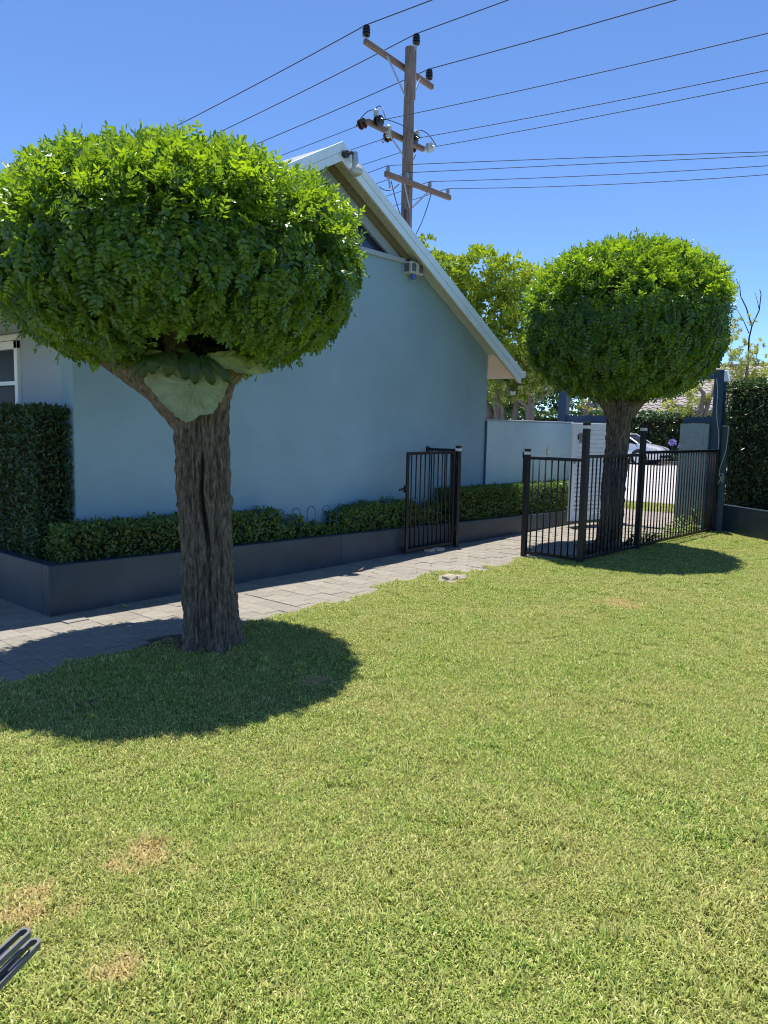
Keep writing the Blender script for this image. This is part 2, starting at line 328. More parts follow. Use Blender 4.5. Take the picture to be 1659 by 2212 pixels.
def scatter(host, meshes, density, seed, name, smin=0.8, smax=1.25, dmin=0.0):
    """grass object: points on the host's faces, each carrying one of the tufts"""
    col = bpy.data.collections.new(name + '_source')
    for i, me in enumerate(meshes): col.objects.link(bpy.data.objects.new('tuft', me))
    o = link(name, host.data.copy()); o.location = host.location
    ng = bpy.data.node_groups.new(name, 'GeometryNodeTree')
    ng.interface.new_socket('Geometry', in_out='INPUT', socket_type='NodeSocketGeometry')
    ng.interface.new_socket('Geometry', in_out='OUTPUT', socket_type='NodeSocketGeometry')
    N = ng.nodes; L = ng.links
    gi = N.new('NodeGroupInput'); go = N.new('NodeGroupOutput')
    dp = N.new('GeometryNodeDistributePointsOnFaces'); dp.inputs['Seed'].default_value = seed
    if dmin:
        dp.distribute_method = 'POISSON'; dp.inputs['Distance Min'].default_value = dmin; dp.inputs['Density Max'].default_value = density
    else: dp.inputs['Density'].default_value = density
    ci = N.new('GeometryNodeCollectionInfo'); ci.inputs['Collection'].default_value = col
    ci.inputs['Separate Children'].default_value = True; ci.inputs['Reset Children'].default_value = True
    ip = N.new('GeometryNodeInstanceOnPoints'); ip.inputs['Pick Instance'].default_value = True
    rr = N.new('FunctionNodeRandomValue'); rr.data_type = 'FLOAT_VECTOR'
    rr.inputs[0].default_value = (-0.06, -0.06, 0); rr.inputs[1].default_value = (0.06, 0.06, 6.283)
    rs = N.new('FunctionNodeRandomValue'); rs.data_type = 'FLOAT'; rs.inputs[2].default_value = smin; rs.inputs[3].default_value = smax
    L.new(gi.outputs[0], dp.inputs['Mesh']); L.new(dp.outputs['Points'], ip.inputs['Points'])
    L.new(ci.outputs[0], ip.inputs['Instance']); L.new(rr.outputs[0], ip.inputs['Rotation']); L.new(rs.outputs[1], ip.inputs['Scale'])
    L.new(ip.outputs[0], go.inputs[0])
    md = o.modifiers.new('scatter', 'NODES'); md.node_group = ng
    return o
tufts = [tuft('tuft_mesh', 2200, 0.36, 0.010, 0.026, 30 + i) for i in range(6)]
g = scatter(lawn, tufts, 400, 3, 'grass', 0.85, 1.2, dmin=0.14); tag(g, 'short mown green and straw-coloured grass covering the lawn', 'grass', kind='stuff')
tall = [tuft('tall_tuft', 26, 0.07, 0.03, 0.055, 130 + i, 0.55) for i in range(3)]
g = scatter(lawn, tall, 9, 17, 'grass_clump'); tag(g, 'scattered taller darker grass clumps in the mown lawn', 'grass', kind='stuff')
strip = sheet('verge_turf', [(11.65, -25), (rw0 - 0.25, -25), (rw0 - 0.25, 25), (11.65, 25)], -0.004, 'thatch')
tufts2 = [tuft('verge_tuft', 260, 0.4, 0.05, 0.09, 60 + i) for i in range(2)]
g = scatter(strip, tufts2, 9, 4, 'verge_grass'); tag(g, 'strip of green grass between brick footpath and road', 'grass', kind='stuff')
# longer fringe creeping over the paver edge and round the trunk
fr = []
fme = bpy.data.meshes.new('fringe_host')
fv = []; ff = []
pts = [(-6, edge_y(-6))] + [(x, edge_y(x)) for x in np.arange(-3.0, 2.7, 0.15)]
for (x0, y0), (x1, y1) in zip(pts[:-1], pts[1:]):
    n = len(fv); fv += [(x0, y0 - 0.05, .004), (x1, y1 - 0.05, .004), (x1, y1 + 0.008, .004), (x0, y0 + 0.008, .004)]; ff.append((n, n + 1, n + 2, n + 3))
for (x, y, r) in ((0.38, -1.51, 0.32), (6.52, -1.55, 0.25)):
    n = len(fv); fv += [(x + r * math.cos(t), y + r * math.sin(t), -.008) for t in np.linspace(0, 2 * math.pi, 12, endpoint=False)]; ff.append(tuple(range(n, n + 12)))
for (x0, x1, y0, y1) in ((5.2, 9.2, -1.95, -1.72), (3.65, 4.9, -1.45, -1.38), (2.7, 3.6, -1.3, -1.19)):
    n = len(fv); fv += [(x0, y0, -.015), (x1, y0, -.015), (x1, y1, -.015), (x0, y1, -.015)]; ff.append((n, n + 1, n + 2, n + 3))
fme.from_pydata(fv, [], ff); fme.materials.append(M['thatch'])
fh = bpy.data.objects.new('fringe_host', fme)
ft = [tuft('fringe_tuft', 60, 0.08, 0.02, 0.05, 80 + i, 0.6) for i in range(3)]
g = scatter(fh, ft, 60, 9, 'edge_grass'); tag(g, 'longer grass fringing the pavers, fence foot and trunk bases', 'grass', kind='stuff')

# pavers
pave = thing('garden_path', (0, 0, 0), 'grey concrete paver path beside the blue planter', 'path'); pave['kind'] = 'structure'
del pave['category']
PW, PL = 0.175, 0.225
def paver_mesh(i):
    b = MB().box(-PW / 2 + .0014, PW / 2 - .0014, -PL / 2 + .0014, PL / 2 - .0014, -0.04, 0)
    bm = bmesh.new(); me = bpy.data.meshes.new('paver'); me.from_pydata(b.v, [], b.f); bm.from_mesh(me)
    bmesh.ops.bevel(bm, geom=[e for e in bm.edges if e.verts[0].co.z > -.001 and e.verts[1].co.z > -.001], offset=0.003, segments=1, affect='EDGES')
    bm.to_mesh(me); bm.free(); me.materials.append(M['paver']); return me
pm = paver_mesh(0)
cells = []
col0 = int(math.floor(-3.2 / PW))
for ci_ in range(col0, int(9.3 / PW)):
    x = (ci_ + .5) * PW; off = (0.5 if ci_ % 2 else 0.0) * PL + 0.06
    rng_ = range(-7, 1) if x > -0.05 else range(-7, 9)
    for rj in rng_:
        y = rj * PL + off
        if y - PL / 2 > (-0.03 if x > -0.08 else 2) or y < -1.42: continue
        if x > -0.08 and y + PL / 2 > 0.22: continue
        if 2.70 < x < 3.62 and y < -1.10: continue
        if math.hypot(x - 0.38, y + 1.51) < 0.34 or (0.05 < x < 0.45 and y < -1.12): continue
        if math.hypot(x - 6.52, y + 1.55) < 0.42: continue
        sk = -0.055 * (y / -1.3) if x < 1.5 else -0.02
        cells.append((x + sk * 0.5, y))
def px_size(c):
    v = Vector((c[0], c[1], 0)) - CAM; z = v.dot(cf)
    if z < 0.5: return -1
    sx, sy = 829.5 + 1662 * v.dot(cr) / z, 1106 - 1662 * v.dot(cu) / z
    return 1 / z if (-40 < sx < 1700 and sy < 2250) else -1 / (z + 1)
cells.sort(key=px_size, reverse=True)
for i, (x, y) in enumerate(cells[:300]):
    o = link('paver', pm, pave, (x, y, random.uniform(-0.004, 0.003)))
    o.rotation_euler = (random.gauss(0, .006), random.gauss(0, .006), random.gauss(0, .006))
rest = MB()
for (x, y) in cells[300:]:
    z = random.uniform(-.004, .003); h = .0035
    rest.box(x - PW / 2 + h, x + PW / 2 - h, y - PL / 2 + h, y + PL / 2 - h, z - .04, z)
o = rest.build('far_pavers', 'paver', pave); o['kind'] = 'stuff'

def patch(name, cx, cy, rx, ry, z, mt, seed, label):
    n = 28; V = [(cx, cy, z + .02)] + [(cx + rx * (1 + .3 * nz3(math.cos(t) * 1.5 + seed, math.sin(t) * 1.5, 0)) * math.cos(t), cy + ry * (1 + .3 * nz3(math.cos(t) * 1.5, math.sin(t) * 1.5, seed)) * math.sin(t), z - .012) for t in np.linspace(0, 2 * math.pi, n, endpoint=False)]
    b_ = MB(); b_.add(V, [(0, i + 1, (i + 1) % n + 1) for i in range(n)]); o = b_.build(name, mt); o['kind'] = 'structure'; return o
patch('soil_patch', .28, -1.36, .34, .27, .012, 'soil', 3, '')
patch('soil_patch', 6.5, -1.5, .34, .30, .014, 'soil', 7, '')
patch('soil_patch', -.75, -1.95, .20, .10, .010, 'soil', 9, '')
# stump-like stones where pavers are missing
def rock(name, loc, size, mt, seed, label, cat, group=None, sub=3):
    bm = bmesh.new(); bmesh.ops.create_icosphere(bm, subdivisions=sub, radius=1)
    for v in bm.verts:
        p = v.co.copy(); k_ = 1 + 0.28 * nz3(p.x * 1.6 + seed, p.y * 1.6, p.z * 1.6) + 0.1 * nz3(p.x * 5, p.y * 5 + seed, p.z * 5)
        v.co = Vector((p.x * size[0] * k_, p.y * size[1] * k_, max(p.z * size[2] * k_, -0.02)))
    me = bpy.data.meshes.new(name); bm.to_mesh(me); bm.free(); me.materials.append(M[mt])
    return tag(link(name, me, None, loc), label, cat, group)
rock('stone', (3.36, -1.33, -0.005), (0.13, 0.09, 0.080), 'stone', 2, 'rough brown stone in the gap left by missing pavers', 'stone')
rock('stone', (3.47, -1.38, -0.005), (0.12, 0.06, 0.065), 'stone', 9, 'flat split grey stone lying against the rough brown stone', 'stone')
rock('stone', (3.30, -1.42, -0.005), (0.09, 0.05, 0.030), 'stone', 5, 'small chip of stone at the lawn edge below the brown stone', 'stone', sub=2)
# broken wedge of concrete tipping into the gap
b = MB().hexa([(2.62, -1.30, -.02), (2.84, -1.42, -.02), (2.86, -1.30, -.02), (2.70, -1.22, -.02), (2.62, -1.30, .002), (2.84, -1.42, -.010), (2.86, -1.30, -.004), (2.70, -1.22, .004)])
o = b.build('paver_fragment', 'paver'); tag(o, 'broken paver wedge at the corner of the grassy gap', 'paver piece')
# ------------------------------------------------------------------ house
GX0, GX1, GY = 0.44, 6.57, 0.40                              # gable wall ends and face
RX, RZ, SL = 3.33, 4.43, 0.553                               # ridge x, ridge top z, slope
def ztop(x): return RZ - SL * abs(x - RX)
house = thing('house', (3.5, 3.5, 0), 'blue-grey rendered gable end house with white barge boards', 'house')
TRZ = 3.50
xr_ = RX + (RZ - 0.12 - TRZ) / SL; xl_ = RX - (RZ - 0.12 - TRZ) / SL
zr = ztop(GX1) - 0.12; zl = ztop(GX0) - 0.12
MB().prism([(GX0, GY, -.1), (GX1, GY, -.1), (GX1, GY, zr), (xr_, GY, TRZ), (xl_, GY, TRZ), (GX0, GY, zl)], (0, 0.2, 0)).build('gable_wall', 'wall', house)
# side wall with a window opening
sw = MB(); wy0, wy1, wz0, wz1 = 1.33, 2.75, 0.95, 2.19
sw.box(GX0 + .001, GX0 + .2, GY + .2, wy0, -.1, zl - .05); sw.box(GX0 + .001, GX0 + .2, wy1, 7.5, -.1, zl - .05)
sw.box(GX0 + .001, GX0 + .2, wy0, wy1, -.1, wz0); sw.box(GX0 + .001, GX0 + .2, wy0, wy1, wz1, zl - .05)
sw.build('side_wall', 'wall_side', house)
MB().box(GX1 - .2, GX1 - .001, GY + .2, 7.5, -.1, zr - .05).build('end_wall', 'wall', house)
MB().box(GX0 + .2, GX1 - .2, 7.3, 7.5, -.1, zr - .05).build('back_wall', 'wall', house)
wf = MB()
for (a, b_, c, d) in ((wy0, wy1, wz1 - .07, wz1), (wy0, wy1, wz0, wz0 + .06), (wy0, wy0 + .06, wz0, wz1), (wy1 - .06, wy1, wz0, wz1)):
    wf.box(GX0 - .03, GX0 + .08, a, b_, c, d)
win = wf.build('window', 'white', house, bevel=.004)
MB().box(GX0 - .015, GX0 + .06, wy0 + .06, wy1 - .06, 1.80, 1.835).build('sash_rail', 'white', win)
MB().box(GX0 + .03, GX0 + .04, wy0 + .05, wy1 - .05, wz0 + .05, 1.81).build('pane', 'glass2', win)
MB().box(GX0 + .02, GX0 + .03, wy0 + .05, wy1 - .05, 1.82, wz1 - .06).build('pane', 'glass2', win)
MB().box(GX0 - .045, GX0 - .002, wy0 - .05, wy1 + .05, wz1 + .005, wz1 + .055).build('window_head', 'white', win, bevel=.004)
# roof: two slopes, eaves right and left
EXR, EXL, EY = 7.12, -0.45, 0.19
rf = MB()
for sgn, ex in ((1, EXR), (-1, EXL)):
    rf.hexa([(RX, EY, RZ - .10), (ex, EY, ztop(ex) - .10), (ex, 8.0, ztop(ex) - .10), (RX, 8.0, RZ - .10),
             (RX, EY, RZ), (ex, EY, ztop(ex)), (ex, 8.0, ztop(ex)), (RX, 8.0, RZ)])
roof = rf.build('roof', 'roof', house)
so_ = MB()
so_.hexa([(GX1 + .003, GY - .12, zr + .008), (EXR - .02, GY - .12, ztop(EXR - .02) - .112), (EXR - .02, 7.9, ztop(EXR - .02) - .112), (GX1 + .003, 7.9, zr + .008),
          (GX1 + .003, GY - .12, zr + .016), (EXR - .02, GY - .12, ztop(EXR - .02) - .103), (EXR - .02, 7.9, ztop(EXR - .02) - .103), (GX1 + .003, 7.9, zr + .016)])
so_.build('eave_soffit', 'soffit_bounce', roof)
MB().box(EXL + .02, GX0 - .003, EY + .04, 7.9, 2.36, 2.40).build('eave_soffit', 'soffit', roof)
MB().box(EXL - .02, EXL + .02, EY + .03, 8.0, 2.26, ztop(EXL) - .105).build('fascia', 'white', roof, bevel=.003)
# barge boards: white metal, upper cap strip proud of lower strip; timber backing
def rake(x0, x1, zo0, zo1, y0, y1, name, mt, parent, bevel=0.0):
    return MB().hexa([(x0, y0, ztop(x0) + zo0), (x1, y0, ztop(x1) + zo0), (x1, y1, ztop(x1) + zo0), (x0, y1, ztop(x0) + zo0),
                      (x0, y0, ztop(x0) + zo1), (x1, y0, ztop(x1) + zo1), (x1, y1, ztop(x1) + zo1), (x0, y1, ztop(x0) + zo1)]).build(name, mt, parent, bevel=bevel)
for ex in (EXR, EXL):
    a, b_ = sorted((RX, ex))
    rake(a, b_, -.088, .012, .165, .192, 'barge_cap', 'barge', roof, .003)
    rake(a, b_, -.182, -.091, .172, .194, 'barge_board', 'barge', roof, .002)
    rake(a, b_, -.178, -.101, .196, .235, 'barge_rafter', 'cream', roof)
    a2, b2 = (RX, GX1) if ex > RX else (GX0, RX)
    rake(a2, b2, -.118, -.104, .237, GY - .002, 'gable_soffit', 'soffit', roof)
# gable window: timber raking rail at the wall, aluminium frame, dark glass
for ex, nm in ((xr_, 1), (xl_, -1)):
    a, b_ = sorted((RX, ex))
    rake(a, b_ - 0 if nm > 0 else b_, -.205, -.121, GY - .035, GY + .05, 'raking_rail', 'timber_dark', house)
    rake(a, b_, -.33, -.208, GY + .01, GY + .06, 'window_frame', 'alum', house)
MB().prism([(xl_ + .1, GY + .045, TRZ + .02), (xr_ - .1, GY + .045, TRZ + .02), (RX, GY + .045, RZ - .22)], (0, .012, 0)).build('gable_pane', 'glass', house)
MB().box(xl_ + .05, xr_ - .02, GY - .035, GY - .001, TRZ - .05, TRZ + .005).build('sill_trim', 'wall_side', house, bevel=.004)
# right gutter end and downpipe stub under the eave
gm = MB()
gz = ztop(EXR) - .02
prof = [(EXR, gz + .02), (EXR + .10, gz + .02), (EXR + .115, gz - .02), (EXR + .09, gz - .07), (EXR + .03, gz - .085), (EXR, gz - .06)]
gm.prism([(x, .165, z) for x, z in prof], (0, 7.8, 0)); gm.build('gutter', 'white', roof)
MB().tube([(EXR - .08, .26, ztop(EXR) - .30), (EXR - .08, .26, ztop(EXR) - .345)], [.04, .032], 10).build('gutter_pop', 'white', roof)
MB().tube([(6.56, .385, 0.2), (6.565, .385, 1.6)], .016, 8).build('corner_pipe', 'navy', house)

# floodlight at the ridge
fl = thing('floodlight', (RX + .05, .17, 4.2), 'bare bulb floodlight hanging at the gable peak', 'light')
MB().tube([(RX + .02, .165, 4.315), (RX + .02, .12, 4.31)], .038, 12).build('mount', 'lampblack', fl, smooth=True)
MB().tube([(RX + .02, .13, 4.312), (RX + .06, .10, 4.33), (RX + .10, .10, 4.325)], .018, 8).build('arm', 'lampblack', fl, smooth=True)
MB().tube([(RX + .11, .10, 4.345), (RX + .115, .095, 4.25)], [.032, .036], 12).build('socket', 'steel', fl, smooth=True)
bl = MB(); disc_stack(bl, (RX + .115, .095, 4.255), (.12, -.05, -1), [(0, .03), (.03, .036), (.06, .06), (.095, .074), (.13, .066), (.145, .04), (.15, .005)], 16); bl.build('bulb', 'bulb', fl, smooth=True)
# alarm box
al = thing('alarm_box', (4.76, .4, 3.40), 'cream alarm siren box with blue strobe under the roof slope', 'alarm')
MB().box(4.64, 4.88, .27, .40, 3.33, 3.47).build('casing', 'alarm', al, bevel=.006)
MB().box(4.658, 4.725, .262, .272, 3.355, 3.445).build('vent_panel', 'alarmp', al); MB().box(4.795, 4.862, .262, .272, 3.355, 3.445).build('vent_panel', 'alarmp', al)
MB().box(4.632, 4.642, .30, .37, 3.35, 3.445).build('vent_panel', 'alarmp', al)
MB().tube([(4.76, .33, 3.33), (4.76, .33, 3.275)], [.036, .03], 12).build('strobe', 'blue', al, smooth=True)

# ------------------------------------------------------------------ planter along the house
def pz(x): return 0.392 - (0.392 - 0.226) * x / 8.2
pl = thing('planter_box', (0, 0, 0), 'low dark blue rendered planter wall along the path', 'planter')
for (x0, x1) in ((0, 3.214), (3.218, 5.93), (5.934, 9.34)):
    MB().hexa([(x0, 0, -.06), (x1, 0, -.06), (x1, .11, -.06), (x0, .11, -.06), (x0, 0, pz(x0)), (x1, 0, pz(x1)), (x1, .11, pz(x1)), (x0, .11, pz(x0))]).build('front_wall', 'planter', pl, bevel=.006)
MB().hexa([(0, .114, -.06), (.11, .114, -.06), (.11, 6, -.06), (0, 6, -.06), (0, .114, pz(0)), (.11, .114, pz(0)), (.11, 6, pz(0)), (0, 6, pz(0))]).build('side_wall', 'planter', pl, bevel=.006)
MB().hexa([(.08, .08, .0), (9.3, .08, 0), (9.3, .41, 0), (.08, .41, 0), (.08, .08, pz(0) - .05), (9.3, .08, pz(9.3) - .05), (9.3, .41, pz(9.3) - .05), (.08, .41, pz(0) - .05)]).build('soil', 'soil', pl)
MB().box(.09, .43, .42, 6, 0, pz(0) - .05).build('soil', 'soil', pl)

# ------------------------------------------------------------------ foliage builders
def leaf_tpl(ln, w, fold=0.25, droop=0.15):
    """one leaflet along +x, normal +z: 7 verts, 6 triangles"""
    V = np.array([(0, 0, 0), (.5 * ln, 0, -fold * w * .5 - droop * ln * .2), (ln, 0, -droop * ln), (.28 * ln, w * .46, 0), (.68 * ln, w * .44, -droop * ln * .4), (.28 * ln, -w * .46, 0), (.68 * ln, -w * .44, -droop * ln * .4)])
    T = np.array([(0, 1, 3), (1, 4, 3), (1, 2, 4), (0, 5, 1), (1, 5, 6), (1, 6, 2)])
    return V, T
def rotz(a): c, s = math.cos(a), math.sin(a); return np.array([[c, -s, 0], [s, c, 0], [0, 0, 1]])
def rotx(a): c, s = math.cos(a), math.sin(a); return np.array([[1, 0, 0], [0, c, -s], [0, s, c]])
def spray_tpl(seed, pairs=6, length=.135, ll=.039, lw=.019):
    """a pinnate leaf: rachis along +x with leaflet pairs"""
    r = np.random.default_rng(seed); Vs = []; Ts = []; t = []; n = 0
    def put(p, a, roll, s):
        nonlocal n
        V, T = leaf_tpl(ll * s, lw * s * r.uniform(.9, 1.15), r.uniform(.1, .4), r.uniform(0, .3))
        V = V @ rotx(roll).T @ rotz(a).T + p
        Vs.append(V); Ts.append(T + n); n += len(V); t.append(np.full(len(V), r.uniform(-.12, .12)))
    sag = r.uniform(.02, .06)
    for i in range(pairs):
        f_ = (i + .8) / pairs; x = f_ * length; z = -sag * f_ ** 2
        s = 0.8 + .35 * math.sin(math.pi * min(1, f_ * .9 + .1))
        for sg in (1, -1): put((x + r.normal(0, .003), 0, z), sg * r.uniform(.95, 1.35), sg * r.normal(.15, .35), s)
    put((length * 1.02, 0, -sag), r.normal(0, .2), r.normal(0, .3), 1.0)
    R_ = np.array([(0, -.0012, 0), (0, .0012, 0), (length, .001, -sag), (length, -.001, -sag)]); Vs.append(R_); Ts.append(np.array([(0, 1, 2), (0, 2, 3)]) + n); t.append(np.full(4, .1))
    return np.concatenate(Vs), np.concatenate(Ts), np.concatenate(t)
def frames(d, nrm):
    """orthonormal frames: x along d, z near nrm"""
    d = d / np.linalg.norm(d, axis=1, keepdims=True); y = np.cross(nrm, d); y /= np.linalg.norm(y, axis=1, keepdims=True) + 1e-9
    z = np.cross(d, y); return np.stack([d, y, z], 2)          # columns
def merge(name, tpls, P, Fr, sc, tint, mt):
    Vs = []; Ts = []; tt = []; n = 0
    idx = np.arange(len(P)) % len(tpls)
    for k_, (V, T, t) in enumerate(tpls):
        s = np.where(idx == k_)[0]
        if len(s) == 0: continue
        W_ = np.einsum('nij,vj->nvi', Fr[s], V) * sc[s][:, None, None] + P[s][:, None, :]
        off = (np.arange(len(s)) * len(V))[:, None, None] + n
        Vs.append(W_.reshape(-1, 3)); Ts.append((T[None] + off).reshape(-1, 3)); tt.append((tint[s][:, None] + t[None]).ravel()); n += len(s) * len(V)
    return arrmesh(name, np.concatenate(Vs), np.concatenate(Ts), M[mt], np.clip(np.concatenate(tt), 0, 1))
def unit(n):
    v = RNG.normal(size=(n, 3)); return v / np.linalg.norm(v, axis=1, keepdims=True)
def nrmz(v): return v / (np.linalg.norm(v, axis=1, keepdims=True) + 1e-9)

# ------------------------------------------------------------------ mop-top trees
def trunk_mesh(name, base, top, r0, r1, nt, nzs, seed, crack=None, flare=1.32, amp=.026, z0=-.05):
    base, top = Vector(base), Vector(top); V = []; F = []
    for j in range(nzs + 1):
        f_ = j / nzs; z = z0 + (top.z - z0) * f_; c = base.lerp(top, max(0, (z - base.z) / (top.z - base.z)))
        r = r0 + (r1 - r0) * f_; r *= 1 + (flare - 1) * math.exp(-max(z, 0) / .16) + 0.22 * max(0, (f_ - .86) / .14) ** 2
        for i in range(nt):
            a = 2 * math.pi * i / nt; ca, sa = math.cos(a), math.sin(a)
            w = nz3(ca * 1.3 + seed, sa * 1.3, z * 1.2) * .9
            ridg = 1 - abs(nz3(ca * 5.5 + seed, sa * 5.5 + w * .35, z * 1.7 + w)) * 2.4
            fine = 1 - abs(nz3(ca * 13 + 5, sa * 13 + seed, z * 5.0)) * 2.2
            plate = nz3(ca * 9, sa * 9 + seed, z * 14)
            d = amp * (ridg * 1.0 + fine * .75 + plate * .5) + .018 * nz3(ca * .9, sa * .9 + seed, z * 1.4)
            if flare > 1.2: d += .035 * math.exp(-max(z, 0) / .12) * math.cos(a * 5 + seed)
            if crack:
                ac, za, zb = crack; aa = ac + .10 * math.sin(z * 4.2) + .05 * math.sin(z * 11)
                da = (a - aa + math.pi) % (2 * math.pi) - math.pi
                env = max(0, min(1, (z - za) / .18)) * max(0, min(1, (zb - z) / .18))
                wdt = .075 + .05 * nz3(1, seed, z * 4)
                d -= .115 * env * math.exp(-(da / max(.025, wdt)) ** 2) - .016 * env * math.exp(-((abs(da) - .16) / .08) ** 2)
            V.append((c.x + (r + d) * ca, c.y + (r + d) * sa, z))
    for j in range(nzs):
        for i in range(nt):
            i2 = (i + 1) % nt; F.append((j * nt + i, j * nt + i2, (j + 1) * nt + i2, (j + 1) * nt + i))
    return V, F
def limb(mb, pts, rads, seed, seg=18, sub=10, amp=.010):
    """a knobbly limb through pts"""
    P = [Vector(p) for p in pts]; out = []; rr = []
    for i in range(len(P) - 1):
        for k_ in range(sub):
            t = k_ / sub; out.append(P[i].lerp(P[i + 1], t) + Vector((nz3(seed, i + t, 0), nz3(seed, 3, i + t), 0)) * .02); rr.append(rads[i] + (rads[i + 1] - rads[i]) * t)
    out.append(P[-1]); rr.append(rads[-1]); n0 = len(mb.v)
    mb.tube(out, rr, seg)
    for k_ in range(n0, len(mb.v)):
        p = Vector(mb.v[k_]); c = out[min((k_ - n0) // seg, len(out) - 1)]; d = (p - c)
        if d.length > 1e-5:
            q = amp * (1 - abs(nz3(p.x * 16 + seed, p.y * 16, p.z * 7)) * 2.4 + .5 * nz3(p.x * 40, p.y * 40, p.z * 25))
            mb.v[k_] = tuple(p + d.normalized() * q)
DENTS = {3: [((-.26, -.55, .80), .24, .13), ((.22, -.80, .55), .17, .10), ((-.75, -.35, .45), .18, .08), ((-.2, -.9, .1), .2, .05)], 21: [((.20, -.97, .02), .26, .16), ((-.5, -.6, .55), .2, .07), ((-.65, -.15, -.1), .2, .06)]}
def crown_r(d, rx, up, dn, seed, pw=2.5):
    """radius of the clipped crown in direction d (n,3)"""
    h_ = np.hypot(d[:, 0], d[:, 1]) / rx; v = np.where(d[:, 2] > 0, d[:, 2] / up, -d[:, 2] / dn)
    r = (h_ ** pw + v ** pw) ** (-1 / pw)
    lump = np.array([nz3(a * 2.2 + seed, b_ * 2.2, c * 2.2) * .04 + nz3(a * 6 + seed, b_ * 6, c * 6) * .03 for a, b_, c in d])
    for dv, an, dp_ in DENTS.get(seed, ()):                    # hollows where the clipping cut deeper
        dv = np.array(dv) / np.linalg.norm(dv); k_ = np.clip((d @ dv - math.cos(an)) / (1 - math.cos(an)), 0, 1); r = r * (1 - dp_ * k_ * k_ * (3 - 2 * k_))
    return r * (1 + lump)
SPRAYS = [spray_tpl(100 + i, pairs=5 + i % 3) for i in range(8)]
SHOOTS = [spray_tpl(200 + i, pairs=4, length=.085, ll=.034, lw=.013) for i in range(4)]
def mop_tree(label, base, fork, r0, r1, cc, rx, up, dn, seed, nspray, crack, limbs, gaps, ntr=(150, 210), leaves=300, scale=1.0, drop=0.0):
    t = thing('mop_top_tree', (base[0], base[1], 0), label, 'tree', 'clipped mop-top trees')
    mb = MB(); V, F = trunk_mesh('trunk', base, fork, r0, r1, ntr[0], ntr[1], seed, crack); mb.add(V, F)
    tr = mb.build('trunk', 'bark', t, smooth=False)
    tr.data.polygons.foreach_set('use_smooth', [True] * len(tr.data.polygons))
    for i, (pts, rads) in enumerate(limbs):
        m2 = MB(); limb(m2, pts, rads, seed + i, 24, 14); q = m2.build('limb', 'bark', t); q.data.polygons.foreach_set('use_smooth', [True] * len(q.data.polygons))
    cc = np.array(cc)
    # leaves on the clipped skin
    d = unit(int(nspray * 1.25)); keep = np.ones(len(d), bool)
    for (gd, ga) in gaps: keep &= (d @ (np.array(gd) / np.linalg.norm(gd))) < math.cos(ga) + RNG.normal(0, .012, len(d))
    d = d[keep][:nspray]; n = len(d)
    r = crown_r(d, rx, up, dn, seed)
    depth = 1 - RNG.beta(1.1, 3.2, n) * .26
    P = cc + d * (r * depth)[:, None]
    nn = nrmz(d * np.array([1 / rx ** 2, 1 / rx ** 2, 1 / (up * dn)]))
    upn = nn[:, 2:3]; Z = np.array([0, 0, 1.0]); tdown = nrmz(-Z + nn * upn + RNG.normal(0, .02, (n, 3)))
    rnd = RNG.normal(size=(n, 3)); top = np.clip((upn - .15) / .5, 0, 1)
    side = nrmz(tdown * .75 + nn * .26 + rnd * .32 + (-Z) * drop)
    shoot = nrmz(Z * .35 + nn * .55 + rnd * .55)
    dirs = nrmz(side * (1 - top) + shoot * top)
    ln = nrmz(nn * .8 + Z * .35 + RNG.normal(size=(n, 3)) * (.32 + .35 * top))
    Fr = frames(dirs, ln); sc = RNG.uniform(.72, 1.12, n) * scale
    P = P - dirs * (.06 * sc)[:, None]
    clump = np.array([nz3(p[0] * 4 + seed, p[1] * 4, p[2] * 4) for p in P])
    tint = np.clip(.34 + .30 * clump + RNG.normal(0, .16, n) + .25 * top[:, 0] * (depth > .93), 0.02, 1)  # upper outer leaves: sunlit brightness added to their tint
    # the largest leaves in view become parts of their own
    toC = nrmz(np.array(CAM) - P); vis = (np.einsum('ij,ij->i', nn, toC) > .25) & (depth > .95)
    cand = np.where(vis)[0]; cand = cand[np.argsort(np.linalg.norm(P[cand] - np.array(CAM), axis=1))]
    step = max(1, len(cand) // leaves); own = cand[::step][:leaves]; mask = np.ones(n, bool); mask[own] = False
    metpl = [arrmesh('leaf', V_, T_, M['leaf'], np.clip(t_ + .42, 0, 1)) for V_, T_, t_ in SPRAYS]
    for i in own:
        o = bpy.data.objects.new('leaf', metpl[i % 8]); C.objects.link(o); o.parent = t
        R3 = Matrix([[float(Fr[i][a][b_]) for b_ in range(3)] for a in range(3)])
        o.matrix_local = Matrix.Translation(Vector(P[i]) - Vector((base[0], base[1], 0))) @ R3.to_4x4() @ Matrix.Scale(float(sc[i]), 4)
    # inner foliage and young shoots on the upper skin
    ni = int(nspray * .10); di = unit(ni); ki = np.ones(ni, bool)
    for (gd, ga) in gaps: ki &= (di @ (np.array(gd) / np.linalg.norm(gd))) < math.cos(ga * 1.15)
    di = di[ki]; ni = len(di); Pi = cc + di * (crown_r(di, rx, up, dn, seed) * RNG.uniform(.55, .84, ni))[:, None]
    Fi = frames(unit(ni), nrmz(di + .6 * unit(ni)))
    ns = int(nspray * .22); ds = unit(ns * 2); ds = ds[ds[:, 2] > -.05 + RNG.uniform(0, .5, len(ds))][:ns]; ns = len(ds)
    Ps = cc + ds * (crown_r(ds, rx, up, dn, seed) * RNG.uniform(.95, 1.005, ns))[:, None]
    dd = nrmz(ds * .6 + np.array([0, 0, .75]) + .45 * RNG.normal(size=(ns, 3))); Fs = frames(dd, nrmz(RNG.normal(size=(ns, 3)) + .4 * ds))
    m1 = merge('crown', SPRAYS, P[mask], Fr[mask], sc[mask], tint[mask], 'leaf')
